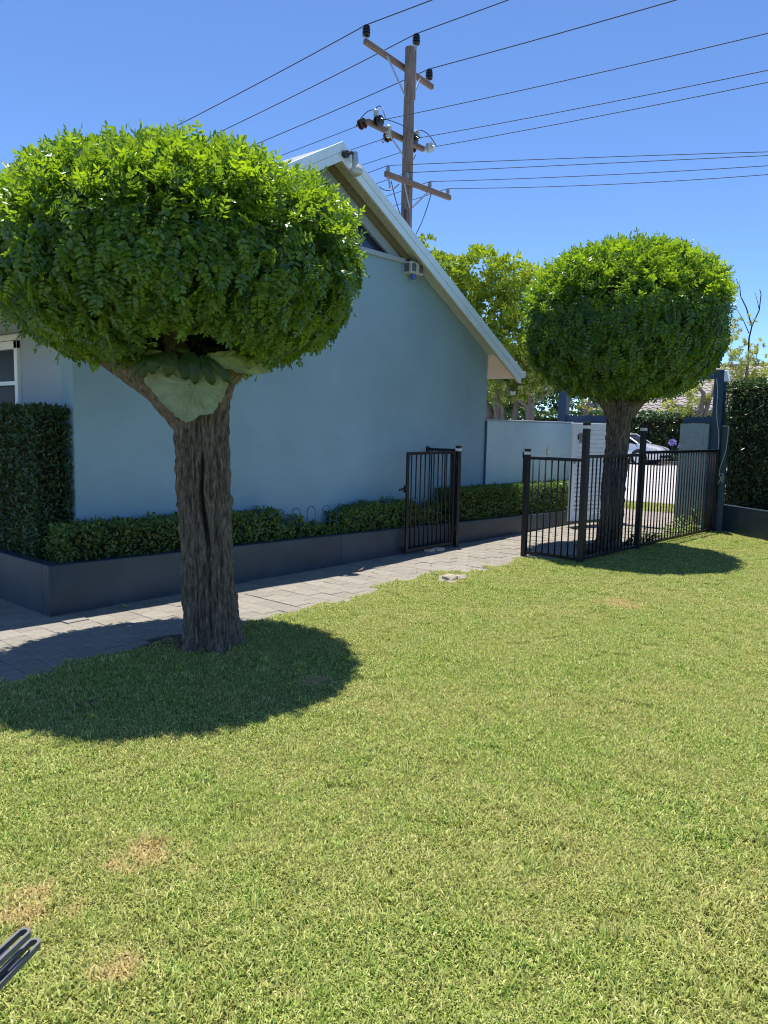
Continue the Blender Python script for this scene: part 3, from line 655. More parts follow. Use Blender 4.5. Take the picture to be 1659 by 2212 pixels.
    o = link('crown', m1, t, (0, 0, 0)); o['kind'] = 'stuff'
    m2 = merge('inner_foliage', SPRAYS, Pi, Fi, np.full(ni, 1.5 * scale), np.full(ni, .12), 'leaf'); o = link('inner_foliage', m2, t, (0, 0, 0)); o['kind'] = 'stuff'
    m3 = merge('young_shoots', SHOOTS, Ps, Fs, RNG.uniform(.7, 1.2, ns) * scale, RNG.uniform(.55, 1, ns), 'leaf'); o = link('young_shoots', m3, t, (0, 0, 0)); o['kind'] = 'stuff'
    return t
# direction from the first trunk towards the viewer, for the crack and the fern
toV = math.atan2(CAM.y + 1.51, CAM.x - .38)
mop_tree('mop-top tree with thick split trunk carrying the staghorn fern', (0.38, -1.51, 0), (0.335, -1.455, 1.70), .133, .133, (0.27, -1.35, 2.46), 1.15, .62, .60, 3, 10600,
         (toV + .03, .62, 1.36),
         [([(.335, -1.455, 1.50), (.16, -1.30, 1.72), (-.06, -1.02, 1.95), (-.30, -.72, 2.3)], [.15, .115, .10, .06]),
          ([(.335, -1.455, 1.52), (.43, -1.56, 1.80), (.58, -1.72, 2.05), (.75, -1.9, 2.4)], [.13, .10, .085, .05]),
          ([(.335, -1.455, 1.55), (.42, -1.30, 1.95), (.55, -1.1, 2.5)], [.12, .07, .05]),
          ([(.335, -1.455, 1.55), (.22, -1.38, 1.95), (.05, -1.30, 2.4)], [.11, .07, .05])],
         [((-.26, -.50, -1), .52)])
mop_tree('mop-top tree behind the black pool fence with slimmer trunk', (6.52, -1.55, 0), (6.62, -1.56, 1.80), 0.115, .11, (6.58, -1.60, 2.80), 1.22, .88, .87, 21, 6800,
         None,
         [([(6.62, -1.56, 1.62), (6.48, -1.40, 1.92), (6.2, -1.12, 2.4)], [.11, .085, .05]),
          ([(6.62, -1.56, 1.62), (6.78, -1.76, 1.92), (7.1, -2.05, 2.4)], [.11, .085, .05]),
          ([(6.62, -1.56, 1.62), (6.64, -1.58, 2.1), (6.66, -1.6, 2.6)], [.115, .08, .05])],
         [((.10, .05, -1), .22)], ntr=(110, 150), drop=.25, scale=1.28)

# ------------------------------------------------------------------ staghorn fern on the first trunk
fern = thing('staghorn_fern', (0.30, -1.60, 1.65), 'staghorn fern with pale shield fronds clinging to split trunk', 'fern')
FO = Vector((0.288, -1.458, 1.732)); fr_ = Vector((.65, -.76, 0)).normalized(); ff_ = Vector((-.62, -.785, 0)).normalized(); fu = Vector((0, 0, 1))
KF = .000607
def fpt(zx, zy, out): return FO + fr_ * ((zx - 800) * KF) + fu * ((560 - zy) * KF) + ff_ * out
def shield(name, outline, cen, out0, mt, seed, curl=.05, ribs=26):
    n = 120; ang = np.linspace(-math.pi, math.pi, n, endpoint=False)
    oa = sorted((math.atan2(-(y - cen[1]), x - cen[0]), math.hypot(x - cen[0], y - cen[1])) for x, y in outline)
    A_ = np.array([a for a, _ in oa]); R_ = np.array([r for _, r in oa])
    rad = np.interp(ang, np.concatenate([A_ - 2 * math.pi, A_, A_ + 2 * math.pi]), np.tile(R_, 3))
    V = []; F = []; rings = 12
    for j in range(rings + 1):
        q = j / rings
        for i in range(n):
            rr = rad[i] * q * (1 + ((.09 * nz3(ang[i] * 2.5, seed, 0) + .06 * nz3(ang[i] * 9, seed, 2)) * q ** 4)); x = cen[0] + rr * math.cos(ang[i]); y = cen[1] - rr * math.sin(ang[i])
            dx = (x - 800) * KF
            o_ = out0 - .38 * dx * dx / .35 + 0.013 * q * math.sin(ribs * ang[i] + 5 * nz3(ang[i] * 1.6, seed, q * 2.2)) * (.55 + nz3(ang[i] * 2.3, q * 3, seed + 4)) + curl * (q ** 3) * (.5 + nz3(math.cos(ang[i]) * 1.7, math.sin(ang[i]) * 1.7, seed)) - .02 * q
            V.append(fpt(x, y, o_))
    for j in range(rings):
        for i in range(n):
            i2 = (i + 1) % n; F.append((j * n + i, j * n + i2, (j + 1) * n + i2, (j + 1) * n + i))
    b_ = MB(); b_.add(V, F); o = b_.build(name, mt, fern); o.data.polygons.foreach_set('use_smooth', [True] * len(o.data.polygons)); return o
shield('shield_frond', [(290, 500), (300, 570), (345, 590), (440, 690), (560, 810), (640, 890), (725, 945), (800, 928), (880, 870), (1000, 842), (1085, 745), (1130, 630), (1170, 540), (1130, 440), (1000, 390), (800, 370), (520, 370), (350, 420)], (800, 560), .235, 'shield', 1)
shield('shield_frond', [(745, 640), (770, 720), (820, 780), (880, 797), (960, 770), (1040, 720), (1090, 630), (1120, 540), (1080, 450), (960, 400), (850, 430), (770, 520)], (850, 560), .262, 'shield', 4, .03, 20)
shield('shield_frond', [(930, 300), (1000, 350), (1100, 385), (1290, 395), (1310, 300), (1240, 205), (1130, 215), (1020, 250)], (960, 320), .25, 'palefrond', 6, .06, 16)
shield('shield_frond', [(1100, 330), (1200, 395), (1320, 425), (1500, 425), (1620, 378), (1530, 350), (1530, 275), (1380, 280), (1250, 250)], (1200, 330), .24, 'palefrond', 8, .06, 14)
shield('shield_frond', [(240, 330), (330, 310), (505, 240), (420, 225), (330, 240), (260, 270)], (370, 270), .25, 'palefrond', 9, .04, 10)
def frond(path, wid, out, seed):
    n = len(path); V = []; F = []; P = [Vector(p) for p in path]; sub = 5; pts = []; ws = []
    for i in range(n - 1):
        for k_ in range(sub): pts.append(P[i].lerp(P[i + 1], k_ / sub)); ws.append(wid[i] + (wid[i + 1] - wid[i]) * k_ / sub)
    pts.append(P[-1]); ws.append(wid[-1]); m_ = len(pts)
    for i, p in enumerate(pts):
        d = (pts[min(i + 1, m_ - 1)] - pts[max(i - 1, 0)]).normalized(); s = Vector((-d.y, d.x)); f_ = i / (m_ - 1)
        for k_ in (-1, -.5, 0, .5, 1):
            q = p + s * ws[i] * k_
            V.append(fpt(q.x, q.y, out + .05 * math.sin(f_ * math.pi * .8) - .03 * f_ - .012 * abs(k_) + .008 * nz3(i * .3, k_, seed)))
    for i in range(m_ - 1):
        for k_ in range(4): F.append((i * 5 + k_, i * 5 + k_ + 1, (i + 1) * 5 + k_ + 1, (i + 1) * 5 + k_))
    b_ = MB(); b_.add(V, F); o = b_.build('frond', 'frond', fern); o.data.polygons.foreach_set('use_smooth', [True] * len(o.data.polygons))
    a = o.data.attributes.new('tint', 'FLOAT', 'POINT'); a.data.foreach_set('value', [(.3 + .5 * random.random())] * len(o.data.vertices))
v2 = lambda *p: [Vector((x, y)) for x, y in p]
frond(v2((760, 250), (740, 340), (735, 430), (740, 500), (745, 520)), [30, 75, 68, 48, 5], .27, 1)
frond(v2((800, 250), (825, 340), (835, 450), (833, 540), (832, 568)), [30, 60, 52, 38, 5], .285, 2)
frond(v2((900, 270), (930, 360), (970, 450), (1005, 540), (1010, 572)), [30, 58, 52, 42, 6], .28, 3)
frond(v2((940, 290), (1010, 350), (1090, 420), (1160, 500), (1195, 545)), [22, 40, 44, 46, 10], .275, 4)
frond(v2((640, 260), (600, 310), (575, 390), (560, 460), (555, 500)), [30, 80, 85, 55, 6], .27, 5)
frond(v2((560, 260), (470, 310), (410, 380), (400, 450), (395, 470)), [26, 60, 70, 42, 6], .26, 6)
frond(v2((470, 300), (380, 350), (330, 420), (310, 490), (308, 505)), [22, 45, 45, 32, 5], .25, 7)
frond(v2((420, 280), (320, 330), (250, 400), (215, 470), (200, 497)), [18, 32, 35, 24, 4], .24, 8)
frond(v2((620, 200), (700, 215), (760, 240), (805, 280)), [12, 30, 28, 6], .22, 9)

# ------------------------------------------------------------------ hedges
def hleaf(ln, w): V, T = leaf_tpl(ln, w, .3, .2); return (V, T, np.zeros(len(V)))
def hedge(name, label, cat, box, dens, mt, ln=.034, group=None, seed=0, round_=.03, lump=.02, core=.07, topf=None, tlo=.0, thi=.6, parent=None):
    x0, x1, y0, y1, z0, z1 = box; t = thing(name, ((x0 + x1) / 2, (y0 + y1) / 2, z0), label, cat, group) if parent is None else parent
    faces = [((x0, y0, z0), (x1 - x0, 0, 0), (0, 0, z1 - z0), (0, -1, 0)), ((x0, y1, z0), (x1 - x0, 0, 0), (0, 0, z1 - z0), (0, 1, 0)),
             ((x0, y0, z0), (0, y1 - y0, 0), (0, 0, z1 - z0), (-1, 0, 0)), ((x1, y0, z0), (0, y1 - y0, 0), (0, 0, z1 - z0), (1, 0, 0)), ((x0, y0, z1), (x1 - x0, 0, 0), (0, y1 - y0, 0), (0, 0, 1))]
    Ps = []; Ns = []
    for o_, a, b_, nn in faces:
        o_, a, b_, nn = map(np.array, (o_, a, b_, nn)); n = int(np.linalg.norm(a) * np.linalg.norm(b_) * dens)
        if n < 1: continue
        uv = RNG.uniform(0, 1, (n, 2)); p = o_ + uv[:, :1] * a + uv[:, 1:] * b_
        dep = RNG.beta(1.2, 2.5, n) * core * 1.4 - lump * np.array([nz3(q[0] * 7 + seed, q[1] * 7, q[2] * 7) + .6 * nz3(q[0] * 19, q[1] * 19 + seed, q[2] * 19) for q in p])
        Ps.append(p - nn * dep[:, None]); Ns.append(np.tile(nn, (n, 1)))
    P = np.concatenate(Ps); Nn = np.concatenate(Ns).astype(float)
    if topf is not None:
        zt = np.array([topf(x) for x in P[:, 0]]); P[:, 2] = z0 + (P[:, 2] - z0) * (zt - z0) / (z1 - z0)
    n = len(P); d = nrmz(Nn * .55 + RNG.normal(size=(n, 3)) * .75 + np.array([0, 0, .25])); Fr = frames(d, nrmz(Nn * .9 + np.array([0, 0, .5]) + RNG.normal(size=(n, 3)) * .6))
    tn = np.clip(tlo + (thi - tlo) * (.5 + RNG.normal(0, .25, n)), 0, 1)
    fo = link('foliage', merge('foliage', [hleaf(ln, ln * .45), hleaf(ln * 1.15, ln * .4), hleaf(ln * .85, ln * .45)], P, Fr, RNG.uniform(.7, 1.25, n), tn, mt), t, WPOS[t.name] * 0)
    fo['kind'] = 'stuff'
    # dense woody inside
    c = core
    if topf is None: MB().box(x0 + c, x1 - c, y0 + c, y1 - c, z0, z1 - c).build('twig_mass', 'twig', t)
    else:
        mb = MB(); xs_ = np.linspace(x0 + c, x1 - c, 14)
        for a, b_ in zip(xs_[:-1], xs_[1:]):
            mb.hexa([(a, y0 + c, z0), (b_, y0 + c, z0), (b_, y1 - c, z0), (a, y1 - c, z0), (a, y0 + c, topf(a) - c), (b_, y0 + c, topf(b_) - c), (b_, y1 - c, topf(b_) - c), (a, y1 - c, topf(a) - c)])
        mb.build('twig_mass', 'twig', t)
    return t
hedge('hedge', 'tall clipped dark green hedge under the side window', 'hedge', (.10, .425, .42, 3.4, .30, 1.60), 3300, 'hedge', .038, seed=1, core=.08, lump=.03)
LG = 'low bushes in the planter'
hedge('low_hedge', 'low leafy hedge behind the split trunk beside the tall hedge', 'hedge', (.16, 2.45, .085, .37, .28, .70), 3600, 'hedge2', .036, LG, 2, lump=.05, core=.07, topf=lambda x: .675 + .03 * nz3(x * 3, 0, 1) - .02 * x, thi=.7)
hedge('low_hedge', 'sparse low bush under the bare wire hoops', 'hedge', (2.40, 3.42, .10, .34, .24, .52), 2800, 'hedge2', .040, LG, 3, lump=.08, core=.09, topf=lambda x: .50 + .05 * nz3(x * 5, 2, 1) - .10 * math.exp(-((x - 3.15) / .2) ** 2), thi=.75)
hedge('low_hedge', 'rounded bush between the wire hoops and the open black gate', 'hedge', (3.34, 4.62, .075, .37, .22, .64), 3400, 'hedge2', .038, LG, 4, lump=.06, core=.08, topf=lambda x: .60 + .03 * nz3(x * 4, 5, 1) - .3 * max(0, 3.6 - x), thi=.8)
hedge('low_hedge', 'small bush seen through the open gate bars', 'hedge', (4.60, 5.35, .09, .36, .20, .60), 3000, 'hedge2', .036, LG, 5, lump=.05, core=.08, topf=lambda x: .50 + .06 * nz3(x * 5, 9, 1) + .12 * max(0, x - 4.9), thi=.7)
hedge('low_hedge', 'long trimmed hedge below the boundary wall running to the white gate', 'hedge', (5.38, 9.2, .07, .38, .16, .70), 3000, 'hedge2', .038, LG, 6, lump=.03, core=.08, topf=lambda x: .70 - .012 * (x - 5.4) + .02 * nz3(x * 3, 7, 1), thi=.8)

# wire hoop edging in the planter
we = thing('hoop_edging', (3.7, .15, .3), 'dark wire hoop edging standing among the low bushes', 'garden edging')
hm = MB(); pts = [(-.058, 0, .22)] + [(-.058, 0, .585)] + [(.058 * math.cos(t), 0, .585 + .058 * math.sin(t)) for t in np.linspace(math.pi, 0, 9)] + [(.058, 0, .22)]
hm.tube(pts, .0046, 6)
hme = bpy.data.meshes.new('hoop'); hme.from_pydata(hm.v, [], hm.f); hme.materials.append(M['navy'])
for i in range(15): link('hoop', hme, we, (2.03 + .219 * i, .15 + random.uniform(-.006, .006), random.uniform(-.006, .004)))
MB().tube([(1.95, .15, .47), (5.2, .15, .46)], .003, 6).build('rail', 'navy', we)

# ------------------------------------------------------------------ black pool fencing
def post(parent, x, y, h_, w=.058, band=True, z0=-.06):
    p = MB().box(x - w / 2, x + w / 2, y - w / 2, y + w / 2, z0, h_ - .006).build('post', 'black', parent, bevel=.004)
    MB().box(x - w / 2 - .002, x + w / 2 + .002, y - w / 2 - .002, y + w / 2 + .002, h_ - .012, h_).build('cap', 'black', p, bevel=.003)
    if band: MB().box(x - w / 2 - .0015, x + w / 2 + .0015, y - w / 2 - .0015, y + w / 2 + .0015, h_ - .068, h_ - .034).build('band', 'capwhite', p)
    return p
balm = {}
def baluster(parent, x, y, z0, z1):
    k_ = round(z1 - z0, 3)
    if k_ not in balm:
        b_ = MB(); b_.tube([(0, 0, 0), (0, 0, z1 - z0)], .0085, 10); me = bpy.data.meshes.new('baluster'); me.from_pydata(b_.v, [], b_.f); me.materials.append(M['black'])
        me.polygons.foreach_set('use_smooth', [True] * len(me.polygons)); balm[k_] = me
    return link('baluster', balm[k_], parent, (x, y, z0))
def panel(parent, a, b_, n, zt=1.20, zb=.055, rail=(.028, .036)):
    a, b_ = Vector(a), Vector(b_)
    MB().bar((a.x, a.y, zt), (b_.x, b_.y, zt), *rail).build('rail', 'black', parent, bevel=.004)
    MB().bar((a.x, a.y, zb), (b_.x, b_.y, zb), *rail).build('rail', 'black', parent, bevel=.004)
    for i in range(n):
        p = a.lerp(b_, (i + .6) / (n + .2)); baluster(parent, p.x, p.y, zb, zt)
fe = thing('pool_fence', (5.24, -1.79, 0), 'black metal pool fence round the slim trunk', 'fence')
post(fe, 5.24, -1.065, 1.27); post(fe, 5.24, -1.795, 1.585, .066); post(fe, 6.70, -1.85, 1.575, .062); post(fe, 9.25, -1.965, 1.25, .05, False)
panel(fe, (5.24, -1.095, 0), (5.24, -1.762, 0), 8, 1.165, .05)
panel(fe, (5.273, -1.796, 0), (6.669, -1.849, 0), 15, 1.205, .055)
panel(fe, (6.731, -1.851, 0), (9.225, -1.964, 0), 27, 1.235, .06)
MB().box(5.225, 5.25, -1.033, -1.012, .86, 1.24).build('latch_plate', 'black', fe, bevel=.003)
MB().box(5.215, 5.262, -1.040, -1.006, 1.16, 1.235).build('latch', 'black', fe, bevel=.006)
gp = thing('fence_return', (5.22, -.095, 0), 'short black fence return joining gate post to house wall', 'fence')
post(gp, 5.215, -.095, 1.275, .056)
panel(gp, (5.215, -.063, 0), (5.215, .385, 0), 4, 1.215, .42)
MB().box(5.19, 5.24, .372, .402, 1.18, 1.25).build('wall_bracket', 'black', gp, bevel=.004)
ga = thing('pool_gate', (5.17, -.075, 0), 'black barred pool gate standing open against the planter', 'gate')
for x in (4.235, 5.155): MB().box(x - .018, x + .018, -.09, -.06, .03, 1.205).build('stile', 'black', ga, bevel=.004)
for z in (1.19, .05): MB().box(4.253, 5.137, -.089, -.061, z - .018, z + .018).build('rail', 'black', ga, bevel=.004)
for i in range(10): baluster(ga, 4.253 + .884 * (i + .6) / 10.2, -.075, .06, 1.175)
MB().box(4.19, 4.22, -.10, -.05, .735, .82).build('latch', 'black', ga, bevel=.005)
MB().tube([(4.19, -.075, .78), (4.09, -.075, .775)], [.016, .012], 8).build('latch_bolt', 'black', ga)
for z in (.2, 1.02): MB().box(5.172, 5.19, -.105, -.065, z, z + .09).build('hinge', 'black', ga, bevel=.003)
tag(MB().box(4.72, 4.86, -.185, -.075, -.003, .032).build('brick', 'brick', None, bevel=.006, loc=(4.79, -.13, 0)), 'sandy half brick lying under the open black gate', 'brick')
tag(MB().box(4.585, 4.70, -.16, -.07, -.003, .028).build('brick', 'brick', None, bevel=.005, loc=(4.64, -.11, 0)), 'brick piece wedged in shade behind the sandy half brick', 'brick')

# ------------------------------------------------------------------ boundary wall, portal, white gate, pier
bw = thing('boundary_wall', (7.9, .5, 0), 'pale blue-grey rendered wall between house and white gate', 'wall')
MB().box(6.585, 9.42, .402, .58, -.05, 1.60).build('wall_body', 'boundary', bw)
MB().box(6.585, 9.44, .390, .592, 1.602, 1.628).build('coping', 'wall_side', bw, bevel=.004)
MB().box(9.30, 9.46, -.44, .40, -.05, 1.625).build('return_pier', 'boundary', bw, bevel=.004)
sp = thing('wall_switch', (8.4, .4, 1.12), 'cream switch plate on the boundary wall beside white gate', 'switch')
MB().box(8.36, 8.44, .386, .402, 1.08, 1.20).build('plate', 'alarm', sp, bevel=.003)
MB().box(8.385, 8.415, .378, .387, 1.12, 1.16).build('button', 'white', sp, bevel=.002)
pr = thing('gate_pier', (9.4, -1.6, 0), 'grey rendered gate pier behind the end of the black fence', 'pier')
MB().box(9.30, 9.46, -1.79, -1.37, -.05, 1.63).build('pier_body', 'pier', pr, bevel=.004)
M['teal'] = mat('wing_wall_shaded', (0.05, 0.09, 0.11), 0.6, 0.1, 3, 0.1, 90)  # shade behind the post painted in: wing wall colour darkened
MB().box(9.40, 9.44, -2.05, -1.96, -.05, 1.61).build('wing_wall', 'teal', pr)
MB().box(9.285, 9.30, -1.80, -1.74, -.05, 1.62).build('edge_strip', 'pier', pr)
po = thing('gate_portal', (9.4, -.6, 0), 'dark blue timber portal frame over the street gateway', 'portal')
MB().box(9.34, 9.49, .604, .75, -.05, 2.298).build('post', 'navy', po, bevel=.004)
MB().box(9.34, 9.49, -1.955, -1.815, -.05, 2.44).build('post', 'navy', po, bevel=.004)
MB().box(9.345, 9.485, -1.813, .75, 2.30, 2.42).build('beam', 'navy', po, bevel=.004)
MB().box(9.36, 9.47, -.40, .602, 1.64, 1.745).build('rail', 'navy', po, bevel=.003)
MB().box(9.36, 9.47, -1.813, -1.40, 1.64, 1.735).build('rail', 'navy', po, bevel=.003)
MB().hexa([(9.33, -2.03, 2.26), (9.43, -2.03, 2.26), (9.43, -1.957, 2.26), (9.33, -1.957, 2.26), (9.33, -1.99, 2.42), (9.43, -1.99, 2.42), (9.43, -1.957, 2.42), (9.33, -1.957, 2.42)]).build('lamp_shade', 'white', po, bevel=.004)
# white slatted gate leaf, swung inwards
wg = thing('slatted_gate', (9.24, -.45, 0), 'white slatted street gate standing open by the wall', 'gate')
ga_ = math.atan2(.27, -.91); gdx, gdy = math.cos(ga_), math.sin(ga_); GW = 1.12
def gbox(name, mt, a0, a1, t0, t1, z0, z1, bevel=.003, par=None):
    """a: distance from hinge, t: across the leaf (+ towards the path)"""
    nx, ny = -gdy * -1, gdx * -1
    nx, ny = (-gdy, gdx)
    if nx * (CAM.x - 9) + ny * (CAM.y) < 0: nx, ny = -nx, -ny
    P = lambda a, t, z: (9.24 + gdx * a + nx * t, -.45 + gdy * a + ny * t, z)
    return MB().hexa([P(a0, t0, z0), P(a1, t0, z0), P(a1, t1, z0), P(a0, t1, z0), P(a0, t0, z1), P(a1, t0, z1), P(a1, t1, z1), P(a0, t1, z1)]).build(name, mt, par or wg, bevel=bevel), P, (nx, ny)
gbox('stile', 'white', 0, .06, -.022, .022, .085, 1.605); gbox('stile', 'white', GW - .09, GW, -.022, .022, .085, 1.605)
gbox('rail', 'white', .061, GW - .091, -.021, .021, 1.50, 1.604); gbox('rail', 'white', .061, GW - .091, -.021, .021, .086, .19)
ns = 19; hgt = (1.50 - .19) / ns
for i in range(ns): gbox('slat', 'white', .061, GW - .091, -.010, .012, .19 + i * hgt + .006, .19 + (i + 1) * hgt - .006, .002)
gbox('mid_brace', 'white', .50, .53, -.020, -.011, .19, 1.50)
gbox('bottom_seal', 'timber_dark', .0, GW, -.018, .018, .040, .084)
o, GP, gn = gbox('lock', 'chrome', GW - .06, GW - .025, .022, .05, .98, 1.04)
gbox('lock_plate', 'lampblack', GW - .145, GW - .115, .012, .017, 1.35, 1.43)
gbox('latch_hook', 'chrome', GW, GW + .06, -.01, .01, .30, .32)
sg = thing('gate_sign', GP(GW - .20, .02, 1.38), 'small grey metal notice on the white gate', 'sign')
gbox('plate', 'sign', GW - .265, GW - .145, .0135, .019, 1.30, 1.455, .004, sg)
M_txt = []
for txt, z in (('PLEASE', 1.405), ('SHUT THE', 1.365), ('GATE', 1.325)):
    cu_ = bpy.data.curves.new('lettering', 'FONT'); cu_.body = txt; cu_.size = .034; cu_.align_x = 'CENTER'; cu_.extrude = .0006; cu_.materials.append(M['signtext'])
    to = bpy.data.objects.new('lettering', cu_); C.objects.link(to); to.parent = sg
    # text x axis runs left to right as read from the path side, i.e. from free end towards hinge
    xa = Vector((-gdx, -gdy, 0)); na = Vector((gn[0], gn[1], 0)); ya = Vector((0, 0, 1))
    M_txt.append(to)
    to.matrix_local = Matrix.Translation(Vector(GP(GW - .205, .0205, z)) - WPOS[sg.name]) @ Matrix((xa, ya, na)).transposed().to_4x4()
bpy.context.view_layer.update()
for to in M_txt:                                             # lettering as plain meshes
    me = bpy.data.meshes.new_from_object(to.evaluated_get(bpy.context.evaluated_depsgraph_get())); ml_ = to.matrix_local.copy()
    bpy.data.objects.remove(to); o = bpy.data.objects.new('lettering', me); C.objects.link(o); o.parent = sg; o.matrix_local = ml_
# hanging cord on the right post
cd = thing('hanging_cord', (9.25, -1.95, .8), 'pale cord looped down the navy post beside the pier', 'cord')
pts = [(9.30, -1.86 - .012 * math.sin(i * .9) - .010 * i * .9, 2.3 - i * .098) for i in range(15)]
MB().tube(pts, .006, 6).build('strand', 'cord', cd, smooth=True)
pts = [(9.31, -1.99, 1.60), (9.29, -2.08, 1.60), (9.28, -2.085, 1.45), (9.27, -2.075, 1.25), (9.27, -2.04, 1.1), (9.28, -2.005, .98), (9.28, -2.0, .88)]
MB().tube(pts, .006, 6).build('strand', 'cord', cd, smooth=True)
kn = MB()
for i in range(5):
    a = i * 1.1; kn.tube([(9.27 + .01 * i, -2.0 + .05 * math.cos(a), .90), (9.26, -2.0 + .075 * math.cos(a + .7), .85), (9.26, -2.0 + .06 * math.cos(a + 1.5), .80 - .02 * i)], .006, 5)
kn.build('knot', 'cord', cd)
# right planter and hedge
rp = thing('corner_planter', (9.0, -2.6, 0), 'dark teal rendered planter wall at the lawn corner', 'planter')
A_, B_, C_ = Vector((9.50, -1.975, 0)), Vector((8.80, -2.87, 0)), Vector((7.4, -4.66, 0))
off = Vector((.787, -.616, 0)) * .14
MB().hexa([A_ + Vector((0, 0, -.05)), C_ + Vector((0, 0, -.05)), C_ + off + Vector((0, 0, -.05)), A_ + off + Vector((0, 0, -.05)), A_ + Vector((0, 0, .42)), C_ + Vector((0, 0, .45)), C_ + off + Vector((0, 0, .45)), A_ + off + Vector((0, 0, .42))]).build('wall', 'planter', rp, bevel=.006)
d_ = Vector((.787, -.616, 0))
MB().hexa([A_ + off, C_ + off, C_ + d_ * 1.6, A_ + d_ * 1.6, A_ + off + Vector((0, 0, .36)), C_ + off + Vector((0, 0, .40)), C_ + d_ * 1.6 + Vector((0, 0, .40)), A_ + d_ * 1.6 + Vector((0, 0, .36))]).build('soil', 'soil', rp)
hg = hedge('hedge', 'tall dark hedge rising from the corner planter', 'hedge', (-2.2, .42, -1.3, 0, 0, 1.9), 1650, 'hedge', .050, seed=8, core=.12, lump=.08, thi=.55)
hg.location = A_ + Vector((-.02, -.04, .38)) + d_ * .13; hg.rotation_euler = (0, 0, math.atan2(C_.y - A_.y, C_.x - A_.x) + math.pi)
# thing origin was the box centre: shift children so that the box corner is the pivot
for ch in hg.children: ch.location = (0, 0, 0)
for ch in hg.children:
    if ch.name.startswith('twig_mass'): ch.location = WPOS[ch.name]
# variegated creeper at the foot of the fence
def little_plant(name, label, cat, loc, n, rx, ry, h_, mt, ln, tlo, thi, group=None):
    t = thing(name, loc, label, cat, group); p = RNG.uniform(-1, 1, (n, 3)); p = p[np.hypot(p[:, 0], p[:, 1]) < 1]; n = len(p)
    P = np.stack([p[:, 0] * rx, p[:, 1] * ry, (p[:, 2] * .5 + .5) * h_ * (1.05 - .7 * np.hypot(p[:, 0], p[:, 1])) + .01], 1) + np.array(loc)
    d = nrmz(np.stack([p[:, 0], p[:, 1], np.full(n, .4)], 1) + RNG.normal(size=(n, 3)) * .6); Fr = frames(d, nrmz(np.array([0, 0, 1.0]) + RNG.normal(size=(n, 3)) * .5))
    o = link('foliage', merge('foliage', [hleaf(ln, ln * .55)], P, Fr, RNG.uniform(.6, 1.3, n), RNG.uniform(tlo, thi, n), mt), t, (0, 0, 0)); o['kind'] = 'stuff'
    st = MB()
    for i in range(6):
        a = random.uniform(0, 6.28); st.tube([loc, (loc[0] + rx * .3 * math.cos(a), loc[1] + ry * .3 * math.sin(a), h_ * .45), (loc[0] + rx * .7 * math.cos(a), loc[1] + ry * .7 * math.sin(a), h_ * .6)], .003, 5)
    st.build('stem', 'twig', t); return t
little_plant('creeper', 'pale variegated creeper climbing the fence foot by the pier', 'creeper', (8.45, -1.76, -.01), 420, .65, .16, .34, 'plant', .045, .2, 1)
little_plant('creeper', 'thin creeper shoot rising higher up the fence bars', 'creeper', (8.95, -1.80, -.01), 110, .14, .08, .62, 'plant', .04, .2, .9)
little_plant('weed_clump', 'dark leafy weed clump between second fence post and pier', 'weed', (7.35, -1.66, -.01), 260, .38, .16, .20, 'hedge', .05, .0, .6)

